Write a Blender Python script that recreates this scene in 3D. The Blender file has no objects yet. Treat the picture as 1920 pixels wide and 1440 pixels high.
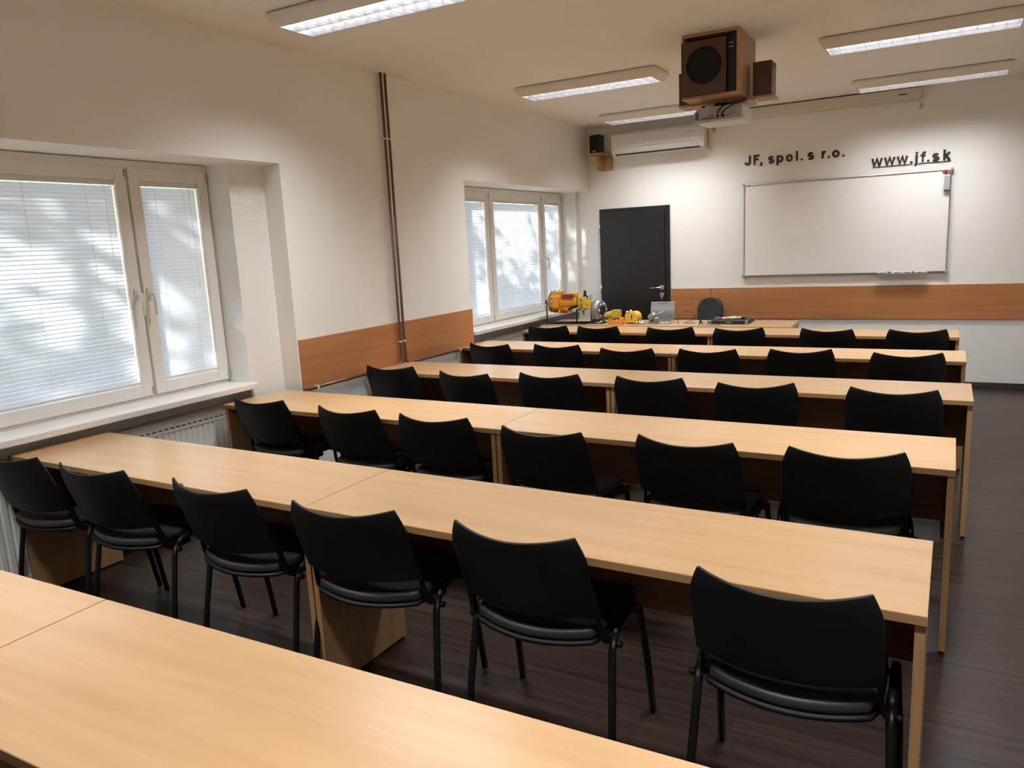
import bpy, math, random
from mathutils import Vector, Matrix
random.seed(7)
scene = bpy.context.scene
COL = scene.collection

# ---------------------------------------------------------------- camera
YAW, PITCH, ROLL = 0.5160997, -0.1806954, -0.0497189
cam_d = bpy.data.cameras.new('camera')
cam_d.sensor_width = 36.0
cam_d.sensor_fit = 'HORIZONTAL'
cam_d.lens = 1424.307 * 36.0 / 1920.0
cam_d.clip_start = 0.05
cam = bpy.data.objects.new('camera', cam_d)
COL.objects.link(cam)
_F = Vector((-math.sin(YAW) * math.cos(PITCH), math.cos(YAW) * math.cos(PITCH), math.sin(PITCH)))
_R = Vector((math.cos(YAW), math.sin(YAW), 0))
_U = _R.cross(_F)
_R2 = math.cos(ROLL) * _R + math.sin(ROLL) * _U
_U2 = -math.sin(ROLL) * _R + math.cos(ROLL) * _U
M = Matrix(((_R2.x, _U2.x, -_F.x, 3.80488), (_R2.y, _U2.y, -_F.y, 0.04427), (_R2.z, _U2.z, -_F.z, 1.64939), (0, 0, 0, 1)))
cam.matrix_world = M
scene.camera = cam

# ---------------------------------------------------------------- light and exposure
LAMP_W = 71.0          # one ceiling fixture
SKY = 0.62
SUN = 24.0
scene.view_settings.view_transform = 'Standard'
scene.view_settings.look = 'None'
scene.view_settings.gamma = 1.0
scene.view_settings.use_curve_mapping = False
scene.view_settings.exposure = 0.1
scene.cycles.max_bounces = 10
scene.cycles.diffuse_bounces = 5
scene.cycles.glossy_bounces = 4
scene.cycles.transparent_max_bounces = 12
scene.cycles.use_denoising = True
scene.cycles.sample_clamp_indirect = 6.0
scene.cycles.caustics_reflective = False
scene.cycles.caustics_refractive = False

world = bpy.data.worlds.new('world')
scene.world = world
world.use_nodes = True
wn = world.node_tree
wn.nodes.clear()
sky = wn.nodes.new('ShaderNodeTexSky')
sky.sky_type = 'NISHITA'
sky.sun_disc = False
sky.sun_elevation = math.radians(23)
sky.sun_rotation = math.radians(213)
sky.air_density = 1.0
sky.dust_density = 0.8
bg = wn.nodes.new('ShaderNodeBackground')
bg.inputs['Strength'].default_value = SKY
wo = wn.nodes.new('ShaderNodeOutputWorld')
wn.links.new(sky.outputs[0], bg.inputs[0])
wn.links.new(bg.outputs[0], wo.inputs[0])

SUN_DIR = Vector((0.55, 0.835, -0.42)).normalized()
sun_d = bpy.data.lights.new('sun', 'SUN')
sun_d.energy = SUN
sun_d.angle = math.radians(0.55)
sun_d.color = (1.0, 0.97, 0.94)
sun = bpy.data.objects.new('sun', sun_d)
sun.rotation_mode = 'QUATERNION'
sun.rotation_quaternion = (-SUN_DIR).to_track_quat('Z', 'Y')
sun.location = (-6, -8, 6)
COL.objects.link(sun)

# ---------------------------------------------------------------- helpers
H = 2.982
YF = 8.898
XR = 4.95
YB = -1.6


def lin(c):
    c = c / 255.0
    return c / 12.92 if c <= 0.04045 else ((c + 0.055) / 1.055) ** 2.4


def rgb(r, g, b):
    return (lin(r), lin(g), lin(b), 1.0)


def mat(name, col, rough=0.6, metal=0.0, spec=0.5, bump=0.0, bscale=60.0, var=0.0, vscale=3.0, coat=0.0):
    """Procedural surface: faint noise in colour and bump."""
    m = bpy.data.materials.new(name)
    m.use_nodes = True
    nt = m.node_tree
    b = nt.nodes['Principled BSDF']
    b.inputs['Base Color'].default_value = col
    b.inputs['Roughness'].default_value = rough
    b.inputs['Metallic'].default_value = metal
    b.inputs['Specular IOR Level'].default_value = spec
    b.inputs['Coat Weight'].default_value = coat
    tc = nt.nodes.new('ShaderNodeTexCoord')
    if var > 0:
        n = nt.nodes.new('ShaderNodeTexNoise')
        n.inputs['Scale'].default_value = vscale
        n.inputs['Detail'].default_value = 4
        nt.links.new(tc.outputs['Object'], n.inputs['Vector'])
        mx = nt.nodes.new('ShaderNodeMixRGB')
        mx.inputs[1].default_value = tuple(c * (1 - var) for c in col[:3]) + (1,)
        mx.inputs[2].default_value = tuple(min(1, c * (1 + var)) for c in col[:3]) + (1,)
        nt.links.new(n.outputs['Fac'], mx.inputs[0])
        nt.links.new(mx.outputs[0], b.inputs['Base Color'])
    if bump > 0:
        n2 = nt.nodes.new('ShaderNodeTexNoise')
        n2.inputs['Scale'].default_value = bscale
        n2.inputs['Detail'].default_value = 3
        nt.links.new(tc.outputs['Object'], n2.inputs['Vector'])
        bp = nt.nodes.new('ShaderNodeBump')
        bp.inputs['Strength'].default_value = bump
        bp.inputs['Distance'].default_value = 0.002
        nt.links.new(n2.outputs['Fac'], bp.inputs['Height'])
        nt.links.new(bp.outputs[0], b.inputs['Normal'])
    return m


def wood(name, c1, c2, rough=0.35, axis='X', scale=1.0, streak=26.0, coat=0.0, lo=0.3, hi=0.7):
    """Wood grain drawn out along one axis."""
    m = bpy.data.materials.new(name)
    m.use_nodes = True
    nt = m.node_tree
    b = nt.nodes['Principled BSDF']
    b.inputs['Roughness'].default_value = rough
    b.inputs['Coat Weight'].default_value = coat
    b.inputs['Coat Roughness'].default_value = 0.25
    tc = nt.nodes.new('ShaderNodeTexCoord')
    oi = nt.nodes.new('ShaderNodeObjectInfo')
    mp = nt.nodes.new('ShaderNodeMapping')
    s = [streak * scale] * 3
    s['XYZ'.index(axis)] = 1.3 * scale
    mp.inputs['Scale'].default_value = s
    add = nt.nodes.new('ShaderNodeVectorMath')
    add.operation = 'ADD'
    mul = nt.nodes.new('ShaderNodeMath')
    mul.operation = 'MULTIPLY'
    mul.inputs[1].default_value = 37.0
    nt.links.new(oi.outputs['Random'], mul.inputs[0])
    nt.links.new(tc.outputs['Object'], add.inputs[0])
    nt.links.new(mul.outputs[0], add.inputs[1])
    nt.links.new(add.outputs[0], mp.inputs['Vector'])
    n = nt.nodes.new('ShaderNodeTexNoise')
    n.inputs['Scale'].default_value = 1.0
    n.inputs['Detail'].default_value = 6
    n.inputs['Distortion'].default_value = 0.6
    nt.links.new(mp.outputs[0], n.inputs['Vector'])
    r = nt.nodes.new('ShaderNodeValToRGB')
    r.color_ramp.elements[0].position = lo
    r.color_ramp.elements[0].color = c1
    r.color_ramp.elements[1].position = hi
    r.color_ramp.elements[1].color = c2
    nt.links.new(n.outputs['Fac'], r.inputs[0])
    nt.links.new(r.outputs[0], b.inputs['Base Color'])
    return m


class MB:
    """Collects shapes for one mesh."""

    def __init__(self):
        self.v, self.f, self.s, self.m = [], [], [], []
        self.cur = 0

    def add(self, vs, fs, smooth=False):
        o = len(self.v)
        self.v += [tuple(p) for p in vs]
        for f in fs:
            self.f.append(tuple(i + o for i in f))
            self.s.append(smooth)
            self.m.append(self.cur)
        return self

    def box(self, x0, y0, z0, x1, y1, z1, rot=None):
        vs = [Vector((x, y, z)) for z in (z0, z1) for y in (y0, y1) for x in (x0, x1)]
        if rot is not None:
            c = Vector(((x0 + x1) / 2, (y0 + y1) / 2, (z0 + z1) / 2))
            vs = [c + rot @ (p - c) for p in vs]
        return self.add(vs, [(0, 2, 3, 1), (4, 5, 7, 6), (0, 1, 5, 4), (2, 6, 7, 3), (0, 4, 6, 2), (1, 3, 7, 5)])

    def tube(self, path, r, n=10, rb=None, up=(0, 0, 1), caps=True, smooth=True):
        """Swept (elliptical) tube; r may be a list, rb the second radius."""
        P = [Vector(p) for p in path]
        k = len(P)
        rs = r if isinstance(r, (list, tuple)) else [r] * k
        vs, fs = [], []
        prev = None
        for i, p in enumerate(P):
            if i == 0:
                d = P[1] - p
            elif i == k - 1:
                d = p - P[i - 1]
            else:
                d = (P[i + 1] - p).normalized() + (p - P[i - 1]).normalized()
            d.normalize()
            if prev is None:
                a = Vector(up)
                if abs(a.dot(d)) > 0.95:
                    a = Vector((1, 0, 0)) if abs(d.x) < 0.9 else Vector((0, 1, 0))
                a = (a - d * a.dot(d)).normalized()
            else:
                a = (prev - d * prev.dot(d)).normalized()
            prev = a
            b = d.cross(a)
            ra = rs[i]
            rbb = (rb if rb is not None else ra)
            for j in range(n):
                t = 2 * math.pi * j / n
                vs.append(p + a * ra * math.cos(t) + b * rbb * math.sin(t))
        for i in range(k - 1):
            for j in range(n):
                j2 = (j + 1) % n
                fs.append((i * n + j, i * n + j2, (i + 1) * n + j2, (i + 1) * n + j))
        self.add(vs, fs, smooth)
        if caps:
            o = len(self.v) - len(vs)
            self.f.append(tuple(o + j for j in reversed(range(n)))); self.s.append(False); self.m.append(self.cur)
            self.f.append(tuple(o + (k - 1) * n + j for j in range(n))); self.s.append(False); self.m.append(self.cur)
        return self

    def cyl(self, p0, p1, r, n=16, r1=None):
        return self.tube([p0, p1], [r, r if r1 is None else r1], n)

    def lathe(self, prof, p0, axis, n=24):
        """prof: (distance along axis, radius)."""
        ax = Vector(axis).normalized()
        p0 = Vector(p0)
        path = [p0 + ax * t for t, _ in prof]
        a = Vector((0, 0, 1)) if abs(ax.z) < 0.9 else Vector((1, 0, 0))
        a = (a - ax * a.dot(ax)).normalized()
        b = ax.cross(a)
        vs, fs = [], []
        for (t, r), p in zip(prof, path):
            for j in range(n):
                w = 2 * math.pi * j / n
                vs.append(p + a * r * math.cos(w) + b * r * math.sin(w))
        for i in range(len(prof) - 1):
            for j in range(n):
                j2 = (j + 1) % n
                fs.append((i * n + j, i * n + j2, (i + 1) * n + j2, (i + 1) * n + j))
        fs.append(tuple(reversed(range(n))))
        fs.append(tuple((len(prof) - 1) * n + j for j in range(n)))
        return self.add(vs, fs, False)

    def prism(self, poly, a, b, axis='Y'):
        """poly in the two other axes (order X,Z for Y; Y,Z for X; X,Y for Z)."""
        def pt(u, v, w):
            return {'Y': (u, w, v), 'X': (w, u, v), 'Z': (u, v, w)}[axis]
        n = len(poly)
        vs = [pt(u, v, a) for u, v in poly] + [pt(u, v, b) for u, v in poly]
        fs = [tuple(range(n)), tuple(reversed(range(n, 2 * n)))]
        fs += [(i, i + n, (i + 1) % n + n, (i + 1) % n) for i in range(n)]
        return self.add(vs, fs)

    def ball(self, c, r, n=12, sq=(1, 1, 1)):
        c = Vector(c)
        vs, fs = [], []
        k = n // 2
        for i in range(1, k):
            ph = math.pi * i / k
            for j in range(n):
                t = 2 * math.pi * j / n
                vs.append(c + Vector((r * sq[0] * math.sin(ph) * math.cos(t), r * sq[1] * math.sin(ph) * math.sin(t), r * sq[2] * math.cos(ph))))
        vs += [c + Vector((0, 0, r * sq[2])), c - Vector((0, 0, r * sq[2]))]
        T, B = len(vs) - 2, len(vs) - 1
        for i in range(k - 2):
            for j in range(n):
                j2 = (j + 1) % n
                fs.append((i * n + j, (i + 1) * n + j, (i + 1) * n + j2, i * n + j2))
        for j in range(n):
            j2 = (j + 1) % n
            fs.append((T, j, j2))
            fs.append((B, (k - 2) * n + j2, (k - 2) * n + j))
        return self.add(vs, fs, True)

    def mesh(self, name, mats):
        me = bpy.data.meshes.new(name)
        me.from_pydata(self.v, [], self.f)
        for mm in (mats if isinstance(mats, (list, tuple)) else [mats]):
            me.materials.append(mm)
        for p, s, mi in zip(me.polygons, self.s, self.m):
            p.use_smooth = s
            p.material_index = mi
        import bmesh
        bm = bmesh.new()
        bm.from_mesh(me)
        bmesh.ops.recalc_face_normals(bm, faces=bm.faces)
        bm.to_mesh(me)
        bm.free()
        me.update()
        return me

    def build(self, name, mats, parent=None, bevel=0.0, seg=2, loc=None, rotz=None, label=None):
        o = bpy.data.objects.new(name, self.mesh(name, mats))
        COL.objects.link(o)
        if parent is not None:
            o.parent = parent
        if loc is not None:
            o.location = loc
        if rotz is not None:
            o.rotation_euler = (0, 0, rotz)
        if bevel > 0:
            bv = o.modifiers.new('bevel', 'BEVEL')
            bv.width = bevel
            bv.segments = seg
            bv.limit_method = 'ANGLE'
            bv.angle_limit = math.radians(40)
        if label:
            o['label'] = label
        return o


def tag(o, label, cat, group=None):
    o['label'] = label
    o['category'] = cat
    if group:
        o['group'] = group
    return o


def thing(name, label, cat, loc=(0, 0, 0), rotz=0.0, group=None):
    o = bpy.data.objects.new(name, None)
    o.empty_display_size = 0.1
    COL.objects.link(o)
    o.location = loc
    o.rotation_euler = (0, 0, rotz)
    return tag(o, label, cat, group)


def structure(o):
    o['kind'] = 'structure'
    return o


def copy_tree(o, parent=None):
    c = o.copy()
    COL.objects.link(c)
    if parent is not None:
        c.parent = parent
    for ch in list(o.children):
        copy_tree(ch, c)
    return c


# ---------------------------------------------------------------- materials
m_wall = mat('wall_paint', (0.87, 0.86, 0.825, 1), 0.85, spec=0.2, bump=0.25, bscale=45, var=0.015, vscale=2)
m_ceil = mat('ceiling_paint', (0.90, 0.885, 0.85, 1), 0.9, spec=0.15, bump=0.2, bscale=50, var=0.01)
m_beech = wood('beech_laminate', (0.50, 0.298, 0.142, 1), (0.58, 0.365, 0.188, 1), 0.30, 'X', 1.0, 16, coat=0.25)
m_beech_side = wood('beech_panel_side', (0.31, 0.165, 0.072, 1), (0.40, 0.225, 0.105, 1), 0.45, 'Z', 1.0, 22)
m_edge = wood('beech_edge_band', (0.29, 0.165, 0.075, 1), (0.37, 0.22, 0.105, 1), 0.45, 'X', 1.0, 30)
m_panel = wood('cherry_wall_board', (0.42, 0.165, 0.060, 1), (0.52, 0.225, 0.090, 1), 0.40, 'X', 0.8, 26, coat=0.1)
m_plastic = mat('black_plastic', (0.004, 0.004, 0.0045, 1), 0.50, spec=0.3, bump=0.35, bscale=700)
m_seat = mat('black_leatherette', (0.028, 0.029, 0.031, 1), 0.44, bump=0.5, bscale=400)
m_metal_black = mat('black_metal', (0.005, 0.0045, 0.0045, 1), 0.42, spec=0.3, var=0.1)
m_pvc = mat('white_pvc', (0.80, 0.78, 0.74, 1), 0.35, var=0.01)
m_sill = mat('white_sill', (0.82, 0.80, 0.77, 1), 0.25, var=0.02)
m_gasket = mat('dark_gasket', (0.05, 0.05, 0.05, 1), 0.6, var=0.1)
m_rad = mat('radiator_enamel', (0.82, 0.81, 0.76, 1), 0.35, var=0.02)
m_slot = mat('radiator_slot', (0.03, 0.03, 0.03, 1), 0.7, var=0.1)
m_copper = mat('brown_pipe', (0.16, 0.085, 0.05, 1), 0.32, metal=0.35, var=0.2, vscale=6)
m_brass = mat('pipe_clip', (0.75, 0.68, 0.55, 1), 0.4, var=0.05)
m_door = wood('wenge_door', (0.009, 0.0072, 0.0068, 1), (0.017, 0.0135, 0.012, 1), 0.38, 'Z', 1.2, 40)
m_chrome = mat('chrome', (0.78, 0.78, 0.80, 1), 0.18, metal=1.0, var=0.02)
m_alu = mat('aluminium', (0.55, 0.55, 0.56, 1), 0.35, metal=0.9, var=0.03)
m_board = mat('whiteboard_enamel', (0.88, 0.875, 0.85, 1), 0.16, var=0.01, vscale=1)
m_letter = mat('dark_brown_letters', (0.018, 0.011, 0.009, 1), 0.5, var=0.1)
m_white = mat('white_plastic', (0.72, 0.70, 0.66, 1), 0.4, var=0.015)
m_cream = mat('cream_casing', (0.66, 0.60, 0.51, 1), 0.5, var=0.01)
m_housing = mat('lamp_housing', (0.80, 0.76, 0.70, 1), 0.45, var=0.01)
m_mirror = mat('louvre_reflector', (0.80, 0.80, 0.83, 1), 0.28, metal=1.0, var=0.01)
m_base = mat('dark_skirting', (0.045, 0.04, 0.037, 1), 0.5, var=0.1)
m_cable = mat('black_cable', (0.01, 0.01, 0.01, 1), 0.5, var=0.1)
m_box = wood('beech_cabinet', (0.40, 0.22, 0.105, 1), (0.48, 0.29, 0.15, 1), 0.5, 'Z', 1.0, 20)
m_brown = mat('brown_speaker_face', (0.085, 0.036, 0.022, 1), 0.55, var=0.1, vscale=8)
m_black = mat('matt_black', (0.008, 0.008, 0.008, 1), 0.6, var=0.1)
m_cone = mat('black_grille_cloth', (0.004, 0.004, 0.004, 1), 0.9, bump=0.5, bscale=900)
m_grey = mat('projector_grey', (0.42, 0.41, 0.41, 1), 0.45, var=0.02)
m_port = mat('dark_port', (0.02, 0.02, 0.022, 1), 0.5, var=0.1)
m_yellow = mat('yellow_enamel', (0.76, 0.46, 0.045, 1), 0.32, var=0.06, vscale=12)
m_amber = mat('amber_enamel', (0.72, 0.32, 0.02, 1), 0.30, var=0.08, vscale=10)
m_lemon = mat('lemon_enamel', (0.60, 0.50, 0.07, 1), 0.32, var=0.05, vscale=12)
m_orange = mat('orange_enamel', (0.72, 0.25, 0.03, 1), 0.32, var=0.08, vscale=12)
m_cut = mat('cutaway_red_paint', (0.20, 0.035, 0.02, 1), 0.4, var=0.1)
m_castgrey = mat('cast_grey_metal', (0.26, 0.26, 0.27, 1), 0.38, metal=0.6, var=0.15, vscale=20)
m_steel = mat('bright_steel', (0.62, 0.61, 0.60, 1), 0.25, metal=0.9, var=0.05)
m_fabric = mat('charcoal_fabric', (0.026, 0.027, 0.026, 1), 0.85, bump=0.6, bscale=500)
m_silver = mat('silver_laptop', (0.55, 0.55, 0.56, 1), 0.35, metal=0.5, var=0.02)
m_red = mat('red_plastic', (0.50, 0.03, 0.04, 1), 0.35, var=0.05)
m_magenta = mat('crimson_magnet', (0.42, 0.02, 0.06, 1), 0.3, var=0.05)
m_greyplastic = mat('grey_plastic', (0.40, 0.40, 0.38, 1), 0.5, var=0.03)
m_leaf = mat('leaf_green', (0.09, 0.20, 0.035, 1), 0.6, var=0.3, vscale=3)
m_bark = mat('bark', (0.12, 0.085, 0.06, 1), 0.9, var=0.3, vscale=12)
m_ground = mat('dry_grass', (0.30, 0.30, 0.26, 1), 0.95, var=0.3, vscale=1)


def floor_material():
    m = bpy.data.materials.new('dark_laminate_floor')
    m.use_nodes = True
    nt = m.node_tree
    b = nt.nodes['Principled BSDF']
    b.inputs['Roughness'].default_value = 0.32
    b.inputs['Specular IOR Level'].default_value = 0.32
    tc = nt.nodes.new('ShaderNodeTexCoord')
    # planks 0.19 m wide run along X
    br = nt.nodes.new('ShaderNodeTexBrick')
    br.inputs['Scale'].default_value = 1.0
    br.inputs['Brick Width'].default_value = 1.3
    br.inputs['Row Height'].default_value = 0.19
    br.inputs['Mortar Size'].default_value = 0.0015
    br.inputs['Color1'].default_value = (0.80, 0.80, 0.80, 1)
    br.inputs['Color2'].default_value = (1.15, 1.15, 1.15, 1)
    br.inputs['Mortar'].default_value = (0.55, 0.55, 0.55, 1)
    nt.links.new(tc.outputs['Object'], br.inputs['Vector'])
    mp = nt.nodes.new('ShaderNodeMapping')
    mp.inputs['Scale'].default_value = (0.8, 34, 1)
    nt.links.new(tc.outputs['Object'], mp.inputs['Vector'])
    n = nt.nodes.new('ShaderNodeTexNoise')
    n.inputs['Scale'].default_value = 1.0
    n.inputs['Detail'].default_value = 7
    n.inputs['Roughness'].default_value = 0.65
    nt.links.new(mp.outputs[0], n.inputs['Vector'])
    r = nt.nodes.new('ShaderNodeValToRGB')
    r.color_ramp.elements[0].position = 0.34
    r.color_ramp.elements[0].color = (0.013, 0.0075, 0.0056, 1)
    r.color_ramp.elements[1].position = 0.72
    r.color_ramp.elements[1].color = (0.054, 0.034, 0.0255, 1)
    nt.links.new(n.outputs['Fac'], r.inputs[0])
    mx = nt.nodes.new('ShaderNodeMixRGB')
    mx.blend_type = 'MULTIPLY'
    mx.inputs[0].default_value = 1.0
    nt.links.new(r.outputs[0], mx.inputs[1])
    nt.links.new(br.outputs['Color'], mx.inputs[2])
    nt.links.new(mx.outputs[0], b.inputs['Base Color'])
    bp = nt.nodes.new('ShaderNodeBump')
    bp.inputs['Strength'].default_value = 0.15
    bp.inputs['Distance'].default_value = 0.001
    nt.links.new(n.outputs['Fac'], bp.inputs['Height'])
    nt.links.new(bp.outputs[0], b.inputs['Normal'])
    return m


def glass_material():
    m = bpy.data.materials.new('window_glass')
    m.use_nodes = True
    nt = m.node_tree
    nt.nodes.clear()
    out = nt.nodes.new('ShaderNodeOutputMaterial')
    tr = nt.nodes.new('ShaderNodeBsdfTransparent')
    tr.inputs[0].default_value = (0.90, 0.94, 0.94, 1)
    gl = nt.nodes.new('ShaderNodeBsdfGlossy')
    gl.inputs['Roughness'].default_value = 0.02
    lw = nt.nodes.new('ShaderNodeLayerWeight')
    pw = nt.nodes.new('ShaderNodeMath')
    pw.operation = 'POWER'
    pw.inputs[1].default_value = 4.0
    ma = nt.nodes.new('ShaderNodeMath')
    ma.operation = 'MULTIPLY_ADD'
    ma.inputs[1].default_value = 0.9
    ma.inputs[2].default_value = 0.04
    nt.links.new(lw.outputs['Facing'], pw.inputs[0])
    nt.links.new(pw.outputs[0], ma.inputs[0])
    mx = nt.nodes.new('ShaderNodeMixShader')
    nt.links.new(ma.outputs[0], mx.inputs[0])
    nt.links.new(tr.outputs[0], mx.inputs[1])
    nt.links.new(gl.outputs[0], mx.inputs[2])
    nt.links.new(mx.outputs[0], out.inputs[0])
    return m


def blind_material():
    m = bpy.data.materials.new('blind_slat')
    m.use_nodes = True
    nt = m.node_tree
    nt.nodes.clear()
    out = nt.nodes.new('ShaderNodeOutputMaterial')
    df = nt.nodes.new('ShaderNodeBsdfDiffuse')
    df.inputs[0].default_value = (0.60, 0.61, 0.64, 1)
    tl = nt.nodes.new('ShaderNodeBsdfTranslucent')
    tl.inputs[0].default_value = (0.78, 0.80, 0.88, 1)
    mx = nt.nodes.new('ShaderNodeMixShader')
    mx.inputs[0].default_value = 0.35
    nt.links.new(df.outputs[0], mx.inputs[1])
    nt.links.new(tl.outputs[0], mx.inputs[2])
    nt.links.new(mx.outputs[0], out.inputs[0])
    return m


def emit_material(name, col, s):
    m = bpy.data.materials.new(name)
    m.use_nodes = True
    nt = m.node_tree
    b = nt.nodes['Principled BSDF']
    b.inputs['Base Color'].default_value = (0.9, 0.9, 0.9, 1)
    b.inputs['Emission Color'].default_value = col
    b.inputs['Emission Strength'].default_value = s
    return m


def screen_material():
    """Laptop screen: pale grey picture with a soft darker band."""
    m = bpy.data.materials.new('laptop_screen_picture')
    m.use_nodes = True
    nt = m.node_tree
    b = nt.nodes['Principled BSDF']
    b.inputs['Roughness'].default_value = 0.25
    b.inputs['Base Color'].default_value = (0.02, 0.02, 0.02, 1)
    tc = nt.nodes.new('ShaderNodeTexCoord')
    sp = nt.nodes.new('ShaderNodeSeparateXYZ')
    nt.links.new(tc.outputs['Generated'], sp.inputs[0])
    r = nt.nodes.new('ShaderNodeValToRGB')
    e = r.color_ramp.elements
    e[0].position = 0.0
    e[0].color = (0.16, 0.13, 0.11, 1)  # brownish foot: the desk's reflection painted into the picture
    e[1].position = 0.22
    e[1].color = (0.10, 0.10, 0.11, 1)
    a = r.color_ramp.elements.new(0.45)
    a.color = (0.17, 0.16, 0.15, 1)
    a = r.color_ramp.elements.new(0.62)
    a.color = (0.27, 0.255, 0.245, 1)
    a = r.color_ramp.elements.new(1.0)
    a.color = (0.22, 0.21, 0.205, 1)
    nt.links.new(sp.outputs[2], r.inputs[0])
    nt.links.new(r.outputs[0], b.inputs['Emission Color'])
    b.inputs['Emission Strength'].default_value = 1.0
    return m


m_floor = floor_material()
m_glass = glass_material()
m_blind = blind_material()
m_tube = emit_material('fluorescent_tube', (1.0, 0.97, 0.93, 1), 4.0)
m_screen = screen_material()

# ---------------------------------------------------------------- room shell
XO = -0.68     # outside face of the window wall
N1, N2 = -0.16, -0.36   # depths of the shallow niche and of the window recess
ZN = 2.249     # niche soffit
WIN = {1: dict(a=0.60, w0=0.90, w1=3.522, b=3.8135), 2: dict(a=6.046, w0=6.31, w1=8.835, b=YF)}

mb = MB().box(XO - 0.1, YB - 0.1, -0.12, XR + 0.12, YF + 0.12, 0.0)
structure(mb.build('floor', m_floor))
mb = MB().box(XO, YB - 0.1, H, XR + 0.12, YF + 0.12, H + 0.15)
structure(mb.build('ceiling', m_ceil))
mb = MB().box(XO, YF, 0, XR + 0.12, YF + 0.12, H)
structure(mb.build('wall_front', m_wall))
mb = MB().box(XO, YB - 0.1, 0, XR + 0.12, YB, H)
structure(mb.build('wall_back', m_wall))
mb = MB().box(XR, YB, 0, XR + 0.12, YF, H)
structure(mb.build('wall_right', m_wall))
mb = MB()
mb.box(XO, YB, 0, 0, WIN[1]['a'], H)
mb.box(XO, WIN[1]['b'], 0, 0, WIN[2]['a'], H)
for k in (1, 2):
    w = WIN[k]
    mb.box(XO, w['a'], ZN, 0, w['b'], H)
    mb.box(XO, w['a'], 0, N1, w['w0'], ZN)
    mb.box(XO, w['w1'], 0, N1, w['b'], ZN)
    mb.box(XO, w['w0'], 0, -0.30, w['w1'], 0.80)
structure(mb.build('wall_left', m_wall))
mb = MB()
mb.box(0.0, YF - 0.014, 0, 0.13, YF, 0.06)
mb.box(1.025, YF - 0.014, 0, XR, YF, 0.06)
structure(mb.build('baseboard_front', m_base, bevel=0.003))
structure(MB().box(0, WIN[1]['b'] + 0.002, 0, 0.014, WIN[2]['a'] - 0.002, 0.06).build('baseboard_left', m_base, bevel=0.003))
structure(MB().box(XR - 0.014, YB, 0, XR, YF - 0.014, 0.06).build('baseboard_right', m_base, bevel=0.003))

# window units
BLIND_NAMES = []


def window(k, splits):
    w = WIN[k]
    xf = N2
    root = bpy.data.objects.new('window_%d' % k, None)
    COL.objects.link(root)
    root['kind'] = 'structure'
    y0, y1 = w['w0'], w['w1']
    zb, zt = 0.84, 2.245
    fr = MB()
    D0, D1 = xf - 0.07, xf
    fr.box(D0, y0, zt - 0.05, D1, y1, zt)
    fr.box(D0, y0, zb - 0.035, D1, y1, zb + 0.012)
    edges = [y0] + splits + [y1]
    for i, y in enumerate(edges):
        h = 0.018
        a, b = (y, y + 0.02) if i == 0 else ((y - 0.02, y) if i == len(edges) - 1 else (y - h, y + h))
        fr.box(D0, a, zb, D1 - (0.012 if 0 < i < len(edges) - 1 else 0.0), b, zt - 0.05)
    fr.build('window_frame', m_pvc, root, bevel=0.003)
    for i in range(len(edges) - 1):
        a = edges[i] + (0.012 if i == 0 else 0.008)
        b = edges[i + 1] - (0.012 if i == len(edges) - 2 else 0.008)
        z0, z1 = zb + 0.018, zt - 0.042
        s = MB()
        sw = 0.072
        xs0, xs1 = xf - 0.06, xf + 0.014
        s.box(xs0, a, z0, xs1, a + sw, z1)
        s.box(xs0, b - sw, z0, xs1, b, z1)
        s.box(xs0, a + sw, z1 - sw, xs1, b - sw, z1)
        s.box(xs0, a + sw, z0, xs1, b - sw, z0 + sw)
        so = s.build('sash', m_pvc, root, bevel=0.004)
        MB().box(xf - 0.045, a + sw - 0.004, z0 + sw - 0.004, xf - 0.04, b - sw + 0.004, z1 - sw + 0.004).build('pane', m_glass, so)
        # handle: rosette, neck and hanging lever, on the closing stile
        side = {0: b - 0.03, 1: b - 0.034, 2: a + 0.034}[i]
        if k == 2 and i == 1:
            side = b - 0.034
        hz = 1.47
        hb = MB()
        hb.box(xs1, side - 0.014, hz - 0.035, xs1 + 0.01, side + 0.014, hz + 0.035)
        hb.tube([(xs1 + 0.008, side, hz), (xs1 + 0.04, side, hz), (xs1 + 0.05, side, hz - 0.012), (xs1 + 0.053, side, hz - 0.07), (xs1 + 0.048, side, hz - 0.125)], [0.010, 0.010, 0.0105, 0.010, 0.008], 8)
        hb.build('handle', m_white, so, bevel=0.002)
        hg = MB()
        yh = b - 0.004 if i != 2 else b + 0.001
        hg.box(xs1 - 0.004, yh - 0.008, z0 + 0.012, xs1 + 0.008, yh + 0.004, z0 + 0.055)
        hg.box(xs1 - 0.004, yh - 0.008, z1 - 0.055, xs1 + 0.008, yh + 0.004, z1 - 0.012)
        hg.build('hinge', m_greyplastic, so)
        blind(k, i, a + sw, b - sw, z0 + sw, z1 - sw, xf)
    return root


BL_LABEL = {
    (1, 0): 'closed white venetian blind, left light of the near window beside the camera',
    (1, 1): 'wide closed white venetian blind in the near window at the left edge',
    (1, 2): 'narrow closed bluish white venetian blind, right light of the near window',
    (2, 0): 'narrow closed venetian blind, left light of the far three part window',
    (2, 1): 'wide sunlit closed venetian blind, middle light of the far window',
    (2, 2): 'narrow closed venetian blind, right light of the far window beside the door',
}


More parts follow.
